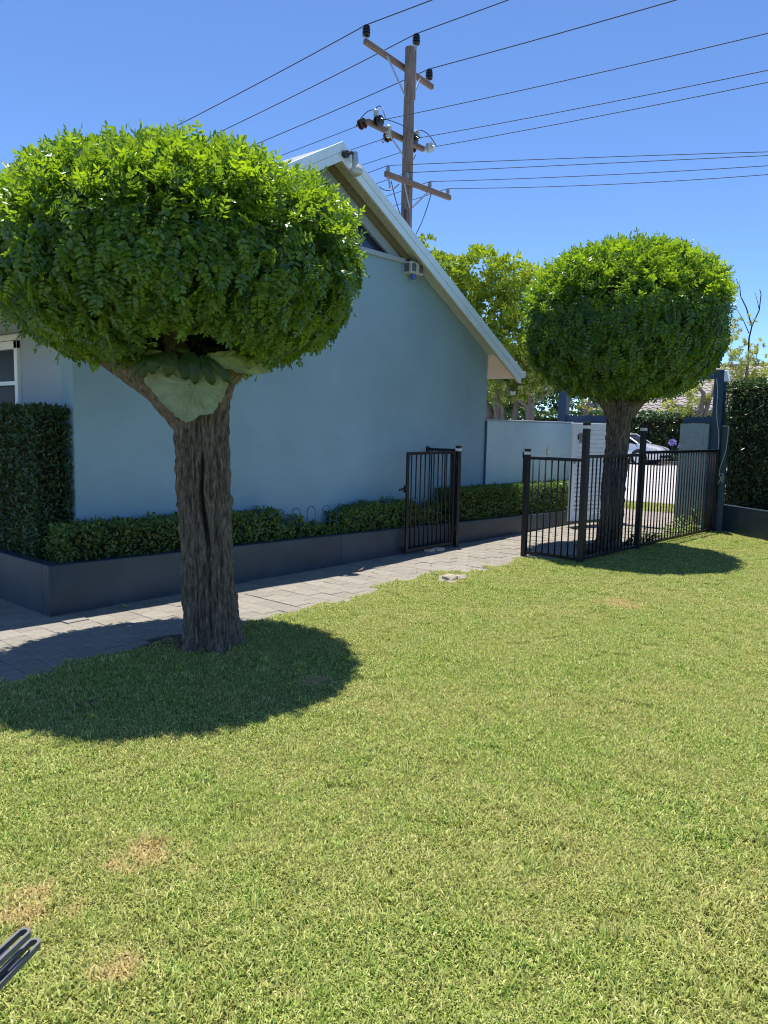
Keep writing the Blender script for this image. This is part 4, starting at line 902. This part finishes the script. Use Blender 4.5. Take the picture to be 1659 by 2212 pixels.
# ------------------------------------------------------------------ street: car, agapanthus, hedge, houses, trees
def loft(mb, secs):
    n = len(secs[0]); base = len(mb.v); V = [p for s_ in secs for p in s_]; F = []
    for i in range(len(secs) - 1):
        for k_ in range(n): F.append((i * n + k_, i * n + (k_ + 1) % n, (i + 1) * n + (k_ + 1) % n, (i + 1) * n + k_))
    F.append(tuple(range(n - 1, -1, -1))); F.append(tuple((len(secs) - 1) * n + k_ for k_ in range(n))); return mb.add(V, F)
def make_car(fx, fy):
    """silver hatchback parked along the kerb, nose towards -y; fx is the centre line, fy the nose"""
    t = thing('parked_car', (fx, fy + 2.1, -.03), 'silver hatchback parked across the road behind the slim trunk', 'car')
    Z = -.03
    st = [(0, .42, .62, .62), (.06, .30, .70, .74), (.25, .24, .80, .84), (.6, .22, .88, .88), (1.1, .22, .95, .90), (1.5, .22, 1.0, .90), (2.6, .22, 1.02, .91), (3.6, .22, 1.04, .90), (4.05, .28, 1.02, .84), (4.2, .45, .9, .76)]
    secs = []
    for y, zb, zt, hw in st:
        secs.append([(fx - hw * .9, fy + y, Z + zb), (fx + hw * .9, fy + y, Z + zb), (fx + hw, fy + y, Z + zb + .16), (fx + hw, fy + y, Z + zb + (zt - zb) * .62), (fx + hw * .9, fy + y, Z + zt - .03), (fx + hw * .55, fy + y, Z + zt + .02),
                     (fx - hw * .55, fy + y, Z + zt + .02), (fx - hw * .9, fy + y, Z + zt - .03), (fx - hw, fy + y, Z + zb + (zt - zb) * .62), (fx - hw, fy + y, Z + zb + .16)])
    body = loft(MB(), secs).build('body', 'carpaint', t, smooth=True)
    gh = []
    for y, zt, hb, ht in ((1.12, .98, .78, .78), (1.75, 1.36, .82, .64), (2.3, 1.46, .83, .62), (3.1, 1.44, .83, .60), (3.75, 1.26, .80, .58), (4.1, 1.0, .74, .7)):
        gh.append([(fx - hb, fy + y, Z + .96), (fx + hb, fy + y, Z + .96), (fx + ht, fy + y, Z + zt), (fx - ht, fy + y, Z + zt)])
    loft(MB(), gh).build('cabin_glass', 'glass2', t, smooth=True)
    rfm = []
    for y, z, hw in ((1.70, 1.355, .60), (1.85, 1.405, .63), (2.3, 1.475, .62), (3.1, 1.455, .60), (3.6, 1.33, .57)):
        rfm.append([(fx - hw, fy + y, Z + z - .01), (fx + hw, fy + y, Z + z - .01), (fx + hw * .9, fy + y, Z + z + .02), (fx - hw * .9, fy + y, Z + z + .02)])
    loft(MB(), rfm).build('roof', 'carpaint', t, smooth=True)
    for s_ in (-1, 1):
        MB().tube([(fx + s_ * .80, fy + 1.06, Z + .97), (fx + s_ * .64, fy + 1.80, Z + 1.40)], .035, 6).build('pillar', 'carpaint', t)
        MB().bar((fx + s_ * .74, fy + 2.55, Z + .98), (fx + s_ * .635, fy + 2.55, Z + 1.45), .04, .09).build('pillar', 'carpaint', t)
        hl = MB().hexa([(fx + s_ * .50, fy + .06, Z + .58), (fx + s_ * .83, fy + .28, Z + .62), (fx + s_ * .86, fy + .55, Z + .70), (fx + s_ * .55, fy + .3, Z + .66), (fx + s_ * .50, fy + .05, Z + .70), (fx + s_ * .85, fy + .24, Z + .76), (fx + s_ * .88, fy + .56, Z + .82), (fx + s_ * .55, fy + .2, Z + .80)])
        hl.build('headlight', 'headlamp', t, bevel=.01)
        MB().box(fx + s_ * .86 - .06, fx + s_ * .86 + .16 * s_ + .06, fy + 1.55, fy + 1.72, Z + .98, Z + 1.10).build('mirror', 'carpaint', t, bevel=.02)
        for y in (.95, 3.40):
            ar = MB().tube([(fx + s_ * .60, fy + y, Z + .33), (fx + s_ * .905, fy + y, Z + .33)], .385, 24).build('wheel_arch', 'tyre', t)
            w = MB().tube([(fx + s_ * .70, fy + y, Z + .315), (fx + s_ * .92, fy + y, Z + .315)], .315, 28).build('wheel', 'tyre', t, bevel=.015)
            MB().tube([(fx + s_ * .90, fy + y, Z + .315), (fx + s_ * .926, fy + y, Z + .315)], .225, 24).build('rim', 'rim', w)
            sp_ = MB()
            for k_ in range(5):
                a = k_ * 2 * math.pi / 5 + .6; sp_.bar((fx + s_ * .93, fy + y + .07 * math.cos(a), Z + .315 + .07 * math.sin(a)), (fx + s_ * .93, fy + y + .20 * math.cos(a), Z + .315 + .20 * math.sin(a)), .012, .045, (1, 0, 0))
            sp_.build('spoke', 'tyre', w)
    MB().box(fx - .55, fx + .55, fy - .012, fy + .05, Z + .56, Z + .68).build('grille', 'lampblack', t, bevel=.01)
    MB().box(fx - .70, fx + .70, fy + .0, fy + .06, Z + .33, Z + .46).build('air_intake', 'lampblack', t, bevel=.01)
    MB().box(fx - .20, fx + .20, fy - .02, fy + .0, Z + .47, Z + .555).build('number_plate', 'white', t)
    return t
make_car(32.6, 7.5)
AG = 'agapanthus across the road'
def agapanthus(x, y, h_, label):
    t = thing('agapanthus', (x, y, -.02), label, 'flower', AG); st = MB(); st.tube([(x, y, -.05), (x, y, h_ * .6), (x - .06, y - .02, h_)], .015, 6); st.build('stem', 'plant', t)
    n = 110; d = unit(n); P = np.array([x - .06, y - .02, h_]) + d * RNG.uniform(.10, .17, n)[:, None]
    fl_ = arr = merge('flower_head', [hleaf(.085, .04)], P - d * .03, frames(d, unit(n)), RNG.uniform(.8, 1.2, n), np.full(n, .5), 'agap'); o = link('flower_head', fl_, t, (0, 0, 0)); o['kind'] = 'stuff'
    n = 60; a = RNG.uniform(0, 6.28, n); d = nrmz(np.stack([np.cos(a), np.sin(a), RNG.uniform(.6, 1.6, n)], 1)); P = np.tile([x, y, 0.02], (n, 1)) + d * .05
    o = link('foliage', merge('foliage', [hleaf(.55, .04)], P, frames(d, np.tile([0, 0, 1.0], (n, 1))), RNG.uniform(.7, 1.1, n), RNG.uniform(0, .5, n), 'hedge'), t, (0, 0, 0)); o['kind'] = 'stuff'
agapanthus(34.2, 7.85, 1.0, 'tall purple agapanthus bloom just ahead of the silver car')
agapanthus(34.3, 7.45, .80, 'lower purple agapanthus bloom just ahead of the silver car')
agapanthus(34.3, 6.35, .98, 'purple agapanthus bloom seen beside the grey pier')
agapanthus(34.5, 6.1, .78, 'low purple agapanthus bloom partly behind the grey pier')
sheet('far_verge', [(rw1 + .2, -120), (60, -120), (60, 120), (rw1 + .2, 120)], -.01, 'ground')
def scaled_hedge(label, box, dens, ln, seed, mt='hedge', thi=.55, lump=.25, core=.3): return hedge('hedge', label, 'hedge', box, dens, mt, ln, seed=seed, lump=lump, core=core, thi=thi)
scaled_hedge('long dark hedge across the road behind the silver car', (35.2, 36.6, -6, 22, 0, 2.45), 110, .18, 31)

# tiled house across the road
nh = thing('neighbour_house', (42, 3, 0), 'low house with grey tiled hip roof across the road', 'house')
EXn, RXn, EZn, RZn, Y0n, Y1n = 38.6, 44.5, 2.55, 5.3, -16.0, 15.0
MB().box(39.2, 50, Y0n + .6, Y1n - .6, -.05, 2.6).build('wall', 'rendered', nh)
rb = MB()
rb.add([(EXn, Y0n, EZn), (EXn, Y1n, EZn), (RXn, Y1n - 5.5, RZn), (RXn, Y0n + 5.5, RZn), (50.4, Y0n, EZn), (50.4, Y1n, EZn)],
       [(0, 1, 2, 3), (1, 5, 2), (0, 3, 4), (5, 4, 3, 2), (0, 4, 5, 1)])
nr = rb.build('roof', 'tile', nh)
MB().box(EXn - .12, EXn, Y0n, Y1n, EZn - .14, EZn + .02).build('gutter', 'white', nh)
# single tiles over the part of the slope that shows between the trunks
sl = (RZn - EZn) / (RXn - EXn); TW, TL = .42, .40; dirs_ = Vector((1, 0, sl)).normalized()
tv = []; tf = []
for j in range(2):
    for i in range(7):
        u_ = i / 6; tv.append((j * TL * 1.06, (u_ - .5) * TW, .035 * math.sin(u_ * 2 * math.pi) + .03 + (.035 * (1 - j)))) 
n_ = 7
for i in range(6): tf.append((i, i + 1, n_ + i + 1, n_ + i))
tv += [(0, (i / 6 - .5) * TW, -.01) for i in range(7)]
for i in range(6): tf.append((14 + i, 14 + i + 1, i + 1, i))
tme = bpy.data.meshes.new('tile'); tme.from_pydata(tv, [], tf); tme.materials.append(M['tile'])
tiles = []
for r_ in range(16):
    for c_ in range(72):
        y = 14.2 - c_ * TW; d = r_ * TL
        p = Vector((EXn, y, EZn)) + dirs_ * d
        if y > Y1n - p.x + EXn - .3: continue
        tiles.append((r_, p))
def tile_vis(q):
    v = q[1] - CAM; z = v.dot(cf); sx = 829.5 + 1662 * v.dot(cr) / z; return 0 if (1120 < sx < 1540 and q[0] < 6) else 1
tiles.sort(key=lambda q: (tile_vis(q), q[0]))
ang_t = -math.atan(sl); rest = MB()
for i, (r_, p) in enumerate(tiles):
    if i < 300:
        o = link('tile', tme, nr, p + Vector((0, 0, .01))); o.rotation_euler = (random.gauss(0, .01), ang_t, 0)
    else:
        Rm = Matrix.Rotation(ang_t, 3, 'Y'); rest.add([p + Rm @ Vector(v) for v in tv], tf)
o = rest.build('far_tiles', 'tile', nr); o['kind'] = 'stuff'
MB().tube([(EXn, Y1n, EZn + .06), (RXn, Y1n - 5.5, RZn + .06), (RXn, Y0n + 5.5, RZn + .06)], .13, 8).build('ridge_capping', 'tile', nr)

def wild_tree(name, label, base, trunks, blobs, nleaf, ln, lw, mt, barkmt='palebark', group='trees across the road', tlo=0, thi=1.0, bare=(), droop=0.0):
    """trunks: list of (points, radii); blobs: (centre, radius, share)"""
    t = thing(name, base, label, 'tree', group); tb = MB()
    for pts, rads in trunks:
        tb.tube(pts, rads, 8)
    tb.build('trunk', barkmt, t, smooth=True)
    Ps = []; Ds = []; Tn = []
    tot = sum(b_[2] for b_ in blobs)
    for c, r, sh in blobs:
        n = int(nleaf * sh / tot); k_ = max(3, n // 26); cd_ = unit(k_); cl = np.array(c) + cd_ * (np.array(r) * np.cbrt(RNG.uniform(.25, 1, k_))[:, None])
        i = RNG.integers(0, k_, n); dd = unit(n); Ps.append(cl[i] + dd * RNG.uniform(.02, .30, n)[:, None] * np.mean(r) * .55); Ds.append(nrmz(dd * .8 + cd_[i] * .6 + np.array([0, 0, .25 - droop])))
        Tn.append(np.clip(RNG.uniform(tlo, thi, k_)[i] * .6 + .4 * RNG.uniform(tlo, thi, n) + .15 * cd_[i][:, 2], 0, 1))
    P = np.concatenate(Ps); D = np.concatenate(Ds); n = len(P)
    cme = merge('crown', [hleaf(ln, lw), hleaf(ln * .8, lw)], P, frames(D, unit(n)), RNG.uniform(.7, 1.3, n), np.concatenate(Tn), mt)
    o = link('crown', cme, t, (0, 0, 0)); o['kind'] = 'stuff'
    if bare:
        bb = MB()
        for pts, r in bare: bb.tube(pts, list(np.linspace(r, r * .35, len(pts))), 5)
        bb.build('bare_twig', 'twig', t)
    return t
def PD(x, y, D):
    """a point D metres ahead of the camera's position along its heading, seen at photo position (x, y)"""
    d = cf + cr * (x - 829.5) / 1662 - cu * (y - 1106) / 1662
    h_ = Vector((cf.x, cf.y, 0)).normalized(); return CAM + d * (D / d.dot(h_))
TREES = {
 'bottlebrush': [(985, 640, 60), (1040, 590, 55), (1095, 610, 55), (1140, 640, 60), (1060, 680, 60), (1120, 720, 60), (1010, 700, 55), (1155, 760, 45), (960, 590, 45), (1050, 780, 50), (1100, 790, 45), (1190, 690, 55), (900, 640, 60), (940, 700, 60), (1065, 835, 30), (1100, 840, 28), (1130, 820, 34), (1160, 830, 30), (1080, 860, 20), (1120, 862, 18)],
}
def blobs_at(lst, D, dj=1.2):
    out = []
    for x, y, r in lst:
        p = PD(x, y, D + random.uniform(-dj, dj)); rr = r / 1662 * D; out.append((tuple(p), (rr, rr, rr * .95), r * r))
    return out
def gp(x, D): p = PD(x, 930, D); return Vector((p.x, p.y, 0))
b0 = gp(1075, 38)
wild_tree('bottlebrush_tree', 'dense yellow-green tree behind the lower roof slope', tuple(b0),
          [([b0, b0 + Vector((0, 0, 2.2)), PD(1060, 700, 38)], [.28, .22, .12]), ([b0, b0 + Vector((.3, .8, 2.5)), PD(990, 660, 38)], [.2, .15, .08]), ([b0 + Vector((0, -.6, 0)), b0 + Vector((0, -1.0, 2.5)), PD(1130, 690, 38)], [.18, .14, .08])],
          blobs_at(TREES['bottlebrush'], 38), 40000, .20, .08, 'bgtree', thi=1.0)
b0 = gp(1110, 47)
wild_tree('leafy_tree', 'dark bushy tree filling the gap under the eave', tuple(b0), [([b0, PD(1110, 850, 47), PD(1110, 780, 47)], [.3, .2, .1])],
          blobs_at([(x, y, 48) for x in range(960, 1260, 42) for y in (790, 850)], 47, 1.0), 17000, .24, .10, 'hedge2', thi=.9)
b0 = gp(925, 46)
wild_tree('leafy_tree', 'taller pale green tree tip rising over the roof edge', tuple(b0), [([b0, PD(920, 700, 46), PD(925, 560, 46)], [.3, .2, .08])],
          blobs_at([(918, 525, 20), (928, 555, 24), (940, 545, 14), (905, 560, 26), (900, 600, 40)], 46, .6), 2600, .2, .07, 'bgtree', thi=.9)
b0 = gp(1145, 36.8)
wild_tree('feathery_tree', 'pale-trunked feathery tree over the boundary wall', tuple(b0),
          [([b0, PD(1140, 880, 36.8), PD(1100, 845, 36.8), PD(1075, 820, 36.8)], [.16, .12, .09, .05]), ([b0, PD(1150, 870, 36.8), PD(1190, 845, 36.8), PD(1215, 830, 36.8)], [.16, .12, .09, .05]), ([b0, PD(1143, 865, 36.8), PD(1140, 810, 36.8)], [.13, .1, .05]),
           ([gp(1090, 37), PD(1085, 880, 37), PD(1065, 860, 37)], [.11, .09, .05])],
          blobs_at([(1090, 825, 32), (1130, 815, 36), (1165, 835, 28), (1105, 850, 22), (1185, 820, 26), (1070, 845, 24), (1140, 850, 18)], 36.8, .8), 3600, .17, .04, 'bgfeather')
b0 = gp(1265, 36.9)
wild_tree('feathery_tree', 'thin leafy sapling beside the navy portal post', tuple(b0), [([b0, PD(1262, 880, 36.9), PD(1250, 845, 36.9), PD(1245, 800, 36.9)], [.1, .08, .06, .03]), ([b0, PD(1268, 880, 36.9), PD(1285, 845, 36.9), PD(1290, 800, 36.9)], [.1, .08, .06, .03])],
          blobs_at([(1250, 865, 16), (1285, 885, 14), (1255, 890, 12), (1240, 830, 24), (1290, 820, 20)], 36.9, .5), 900, .15, .04, 'bgfeather')
b0 = gp(1500, 36.5)
wild_tree('feathery_tree', 'gnarled pale tree with drooping leaves behind the grey pier', tuple(b0),
          [([b0, PD(1500, 890, 36.5), PD(1455, 875, 36.5), PD(1440, 840, 36.5)], [.16, .13, .1, .06]), ([b0, PD(1515, 880, 36.5), PD(1520, 850, 36.5), PD(1500, 825, 36.5)], [.15, .12, .1, .06]), ([b0, PD(1530, 870, 36.5), PD(1545, 835, 36.5)], [.12, .1, .05])],
          blobs_at([(1470, 870, 26), (1500, 885, 24), (1535, 875, 24), (1440, 885, 18), (1520, 845, 26), (1560, 850, 26), (1475, 830, 30)], 36.5, .6), 2600, .16, .04, 'bgfeather')
b0 = gp(1605, 37)
tw = []
tw.append(([PD(1616, 770, 37), PD(1618, 730, 37), PD(1624, 705, 37), PD(1640, 670, 37), PD(1644, 635, 37), PD(1641, 625, 37)], .045))
tw.append(([PD(1624, 705, 37), PD(1612, 665, 37), PD(1600, 640, 37), PD(1598, 620, 37), PD(1590, 602, 37)], .035))
tw.append(([PD(1640, 670, 37), PD(1636, 650, 37), PD(1630, 630, 37)], .02)); tw.append(([PD(1618, 720, 37), PD(1605, 690, 37), PD(1590, 665, 37)], .025)); tw.append(([PD(1640, 790, 37), PD(1634, 770, 37), PD(1637, 750, 37)], .02))
wild_tree('wispy_tree', 'wispy yellow-green tree with bare twigs above the dark hedge', tuple(b0), [([b0, PD(1610, 850, 37), PD(1616, 770, 37)], [.14, .1, .05])],
          blobs_at([(1600, 780, 26), (1590, 750, 22), (1615, 760, 20), (1585, 800, 26), (1612, 800, 24), (1635, 745, 14), (1595, 700, 14), (1620, 690, 10), (1645, 800, 22), (1640, 775, 14), (1580, 720, 16), (1580, 830, 28), (1610, 825, 26), (1640, 825, 24), (1660, 815, 22)], 37, .6), 5200, .16, .035, 'bgfeather', bare=tw, tlo=.3)

# ------------------------------------------------------------------ utility pole and wires
PX_, PY_ = 12.75, 7.0
up_ = thing('utility_pole', (PX_, PY_, 0), 'weathered timber power pole with three crossarms behind the house', 'utility pole')
MB().tube([(PX_, PY_, -.1), (PX_, PY_, 4), (PX_ + .005, PY_, 10.72)], [.165, .155, .125], 20).build('shaft', 'polewood', up_, smooth=True)
def arm(x0, z0, x1, z1, y, h_=.12): return MB().bar((x0, y, z0), (x1, y, z1), .10, h_).build('crossarm', 'armwood', up_, bevel=.008)
YA, YB, YC = 7.19, 7.19, 6.80
arm(11.31, 10.40, 13.93, 10.24, YA); arm(11.44, 8.66, 13.62, 8.62, YB); arm(11.69, 7.46, 14.30, 7.50, YC)
for a, b_ in (((12.05, YA - .05, 10.33), (12.66, PY_, 9.5)), ((13.35, YA - .05, 10.25), (12.84, PY_, 9.5)), ((12.1, YB - .05, 8.62), (12.66, PY_, 8.1)), ((13.4, YC, 7.46), (12.83, YC + .08, 6.95)), ((12.4, YC, 7.42), (12.70, YC + .06, 6.9))):
    MB().bar(a, b_, .012, .045).build('brace', 'steel', up_)
MB().bar((12.93, PY_ - .02, 9.55), (12.93, PY_ - .02, 10.80), .03, .07, (0, 1, 0)).build('bracket', 'steel', up_)
def pin(x, y, z, mt='darkins', s=1.0):
    b_ = MB(); prof = [(0, .03), (.02, .085), (.05, .095), (.055, .07), (.08, .07), (.085, .095), (.115, .095), (.12, .07), (.145, .07), (.15, .093), (.18, .093), (.185, .065), (.21, .065), (.215, .085), (.24, .08), (.25, .04), (.27, .035)]
    disc_stack(b_, (x, y, z + .05), (0, 0, 1), [(a * s, r * s) for a, r in prof], 14); b_.build('insulator', mt, up_, smooth=True)
    MB().tube([(x, y, z - .02), (x, y, z + .06)], .022, 8).build('insulator_pin', 'steel', up_); return z + .05 + .27 * s
tops = [(11.36, YA, pin(11.36, YA, 10.455)), (12.96, PY_ - .02, pin(12.96, PY_ - .02, 10.80)), (13.78, YA, pin(13.78, YA, 10.315))]
def strain(p, d, mt):
    b_ = MB(); prof = [(0, .015), (.04, .02), (.05, .05), (.055, .115), (.075, .125), (.085, .06), (.12, .05), (.16, .05), (.165, .115), (.185, .125), (.195, .06), (.24, .045), (.27, .02), (.34, .012)]
    disc_stack(b_, p, d, prof, 16); b_.build('insulator', mt, up_, smooth=True); return Vector(p) + Vector(d).normalized() * .34
sL = [strain((x, YB + .05, z), (0, 1, -.10), 'brownins') for x, z in ((11.46, 8.66), (12.42, 8.64), (13.35, 8.62))]
sR = [strain((x, YB - .05, z), (0, -1, -.06), m_) for x, z, m_ in ((11.66, 8.70, 'darkins'), (12.98, 8.66, 'darkins'), (13.66, 8.64, 'paleins'))]
for x, z in ((11.72, 8.72), (13.28, 8.69), (12.2, 8.5)):
    b_ = MB(); disc_stack(b_, (x, YB - .02, z), (0, 0, 1), [(0, .05)] + [q for i in range(5) for q in ((.03 + i * .05, .05), (.045 + i * .05, .078), (.06 + i * .05, .05))] + [(.30, .03)], 12); b_.build('insulator', 'paleins', up_, smooth=True)
lvx = [11.78, 12.5, 13.42, 14.2]; lvt = []
for i, x in enumerate(lvx):
    z = 7.52 + .015 * i; b_ = MB(); disc_stack(b_, (x, YC, z), (0, 0, 1), [(0, .02), (.03, .05), (.07, .055), (.08, .04), (.12, .05), (.15, .035)], 10); b_.build('insulator', 'lvins', up_, smooth=True); lvt.append(Vector((x, YC, z + .15)))
def arc(a, b_, sagv, n=14):
    a, b_ = Vector(a), Vector(b_); return [a.lerp(b_, t) + Vector((0, 0, sagv * 4 * t * (1 - t))) for t in np.linspace(0, 1, n)]
for a, b_, s_ in ((sL[0], (11.72, YB, 9.0), .12), ((11.72, YB, 9.0), sR[0], .18), (sL[1], (12.0, YB - .1, 8.55), -.15), (sR[0], sR[1], .06), (sR[1], (13.28, YB, 8.98), .05), ((13.28, YB, 8.98), sR[2], .14), (sL[2], (13.3, YB, 8.4), -.2),
                  ((11.9, YC, 7.35), (12.6, YC - .1, 6.3), -.25), ((12.3, YC - .05, 6.9), (12.62, YC, 6.2), -.12), ((13.5, YC, 7.44), (12.88, YC + .12, 6.15), -.15), ((11.7, YC + .2, 7.2), (12.2, YC, 7.35), -.12)):
    MB().tube(arc(a, b_, s_), .011, 6).build('jumper_wire', 'wire', up_)
MB().tube([(12.58, YC + .1, 6.0), (12.58, YC + .1, 6.85)], .035, 8).build('cable_riser', 'wire', up_)
MB().box(12.55, 12.68, YC + .0, YC + .06, 6.0, 6.15).build('tag_plate', 'white', up_)
for a, b_ in (((11.75, YC, 7.38), (11.75, YC - .1, 7.12)),):
    MB().tube([a, (Vector(a) + Vector(b_)) / 2 + Vector((.03, 0, .02)), b_], .025, 6).build('clamp', 'steel', up_)

OW = 'overhead power wires'
def wire(label, pts, r=.013):
    o = MB().tube(pts, r, 6, True).build('power_wire', 'wire', None, loc=pts[len(pts) // 2]); tag(o, label, 'wire', OW); return o
def span(p, y1, sagv, full=46.0, dx=0.0, n=40):
    """points of a sagging span from p along y to the next pole, y1 giving the side"""
    p = Vector(p); out = []
    for t in np.linspace(0, 1, n):
        out.append(p + Vector((dx * t, y1 * full * t, -4 * sagv * t * (1 - t))))
    return out
for (x, y, z), lab, sl_, sr_ in zip(tops, ('top crossarm wire on the house-side end insulator', 'wire on the insulator at the very top of the pole', 'top crossarm wire on the street-side end insulator'), (.98, 1.05, .80), (.45, .30, .78)):
    L_ = span((x, y, z), 1, sl_); R_ = span((x, y, z), -1, sr_)
    wire(lab, L_[::-1] + R_[1:], .0125)
for p, lab, s_ in zip(sL, ('middle crossarm wire from house-side brown insulator heading behind the house', 'middle crossarm wire from central brown insulator heading behind the house', 'middle crossarm wire from street-side brown insulator heading behind the house'), (.55, .35, .45)):
    wire(lab, span(p, 1, s_), .0085)
for p, lab, s_ in zip(sR, ('middle crossarm wire from house-side black insulator heading over the lawn side', 'middle crossarm wire from black insulator beside the pole shaft', 'middle crossarm wire from the pale glass insulator'), (.95, .98, .85)):
    wire(lab, span(p, -1, s_), .0085)
for i, p in enumerate(lvt):
    end = (PD(1659, (328, 336, 358, 377)[i], 18.0)); d = (end - p); far = p + Vector((d.x * 2.6, d.y * 2.6, 0)); zs = end.z
    R_ = []
    sg_ = (p.z - zs) / (4 * (1 / 2.6) * (1 - 1 / 2.6))
    for t in np.linspace(0, 1, 40): q = p.lerp(far, t); q.z = p.z - 4 * sg_ * t * (1 - t); R_.append(q)
    L_ = span(p, 1, .9)
    wire(('lowest crossarm wire on the end insulator nearest the gable', 'lowest crossarm wire beside the pole shaft on the house side', 'lowest crossarm wire beside the pole shaft on the street side', 'lowest crossarm wire on the end insulator farthest from the gable')[i], L_[::-1] + R_[1:], .0085)

# ------------------------------------------------------------------ garden chair at the lawn's near edge, fallen leaves
ch = thing('garden_chair', (-2.35, -3.5, 0), 'grey metal garden chair frame with navy strapping standing on lawn', 'chair')
def G3(x, y, z):
    d = cf + cr * (x - 829.5) / 1662 - cu * (y - 1106) / 1662; return CAM + d * ((z - CAM.z) / d.z)
def loop(tipx, tipy, leftx, lefty, z, wid=.021, th=.013):
    a = G3(tipx, tipy, z); b_ = G3(leftx, lefty, z); d = (a - b_).normalized(); s_ = d.cross(Vector((0, 0, 1))).normalized()
    far = a - d * .62; pts = []
    pts += [far + s_ * wid / 2, a - d * wid / 2 + s_ * wid / 2]
    for t in np.linspace(math.pi / 2, -math.pi / 2, 9)[1:-1]: pts.append(a - d * wid / 2 + d * math.cos(t) * wid / 2 + s_ * math.sin(t) * wid / 2)
    pts += [a - d * wid / 2 - s_ * wid / 2, far - s_ * wid / 2]
    mb = MB(); hh = th / 2; V = []; F = []; n = len(pts)
    for i, p in enumerate(pts):
        t_ = (pts[min(i + 1, n - 1)] - pts[max(i - 1, 0)]).normalized(); q = t_.cross(Vector((0, 0, 1))).normalized() * .003
        V += [p - q + Vector((0, 0, -hh)), p + q + Vector((0, 0, -hh)), p + q + Vector((0, 0, hh)), p - q + Vector((0, 0, hh))]
    for i in range(n - 1):
        for k_ in range(4): F.append((i * 4 + k_, i * 4 + (k_ + 1) % 4, (i + 1) * 4 + (k_ + 1) % 4, (i + 1) * 4 + k_))
    F += [(0, 1, 2, 3), tuple((n - 1) * 4 + k_ for k_ in (3, 2, 1, 0))]
    mb.add(V, F); mb.build('arm_loop', 'chairgrey', ch)
    q = d * .06; mb = MB(); c0, c1 = a - d * .05 - s_ * (wid / 2 - .005), far - s_ * (wid / 2 - .005)
    mb.bar(c0 + s_ * .006 - Vector((0, 0, th * .3)), c1 + s_ * .006 - Vector((0, 0, th * .3)), .009, th * .35); mb.build('strap', 'chairnavy', ch)
    return far, d, s_
Z1, Z2 = .46, .50
f1 = loop(79, 2034, -4, 2120, Z1); f2 = loop(58, 2012, -4, 2070, Z2)
for fpos, z in ((f1[0], Z1), (f2[0], Z2)):
    MB().tube([fpos, (fpos.x - .03, fpos.y + .02, 0)], .012, 8).build('leg', 'chairgrey', ch)
    MB().tube([fpos + f1[1] * .30 + Vector((0, 0, 0)), (fpos.x + f1[1].x * .02, fpos.y + f1[1].y * .02, .02)], .010, 8).build('leg', 'chairgrey', ch)
m_ = (f1[0] + f2[0]) / 2
MB().bar(f1[0] + Vector((0, 0, -.05)), f1[0] - f1[1] * .42 + Vector((0, 0, -.10)), .42, .02).build('seat', 'chairnavy', ch, bevel=.004)

LF = 'fallen leaves on the paving'
def fallen(x, y, s_, mt, label, rz):
    V, T = leaf_tpl(s_, s_ * .5, -.3, -.25); V = V @ rotz(rz).T + np.array([0, 0, s_ * .02 + .008]); me = arrmesh('fallen_leaf', V, T, M[mt], np.full(len(V), .6))
    tag(link('fallen_leaf', me, None, (x, y, 0)), label, 'leaf', LF)
fallen(.58, -.17, .09, 'plant', 'green fallen leaf on the path against the planter foot', 2.0)
fallen(3.05, -.36, .11, 'dryleaf', 'curled dark brown leaf-shaped patch alone on the path before the gate', -.3)  # single dark leaf-shaped patch lying on the pavers
for i in range(16):
    fallen(random.uniform(-1.3, -.1), random.uniform(.05, .9), random.uniform(.03, .06), random.choice(('dryleaf', 'plant', 'hedge')), 'small fallen leaf on shaded paving beside the planter end', random.uniform(0, 6))
for i in range(14):
    fallen(random.uniform(1, 8.5), random.uniform(-1.2, -.05), random.uniform(.02, .04), 'dryleaf', 'tiny dry leaf on the sunlit path pavers', random.uniform(0, 6))
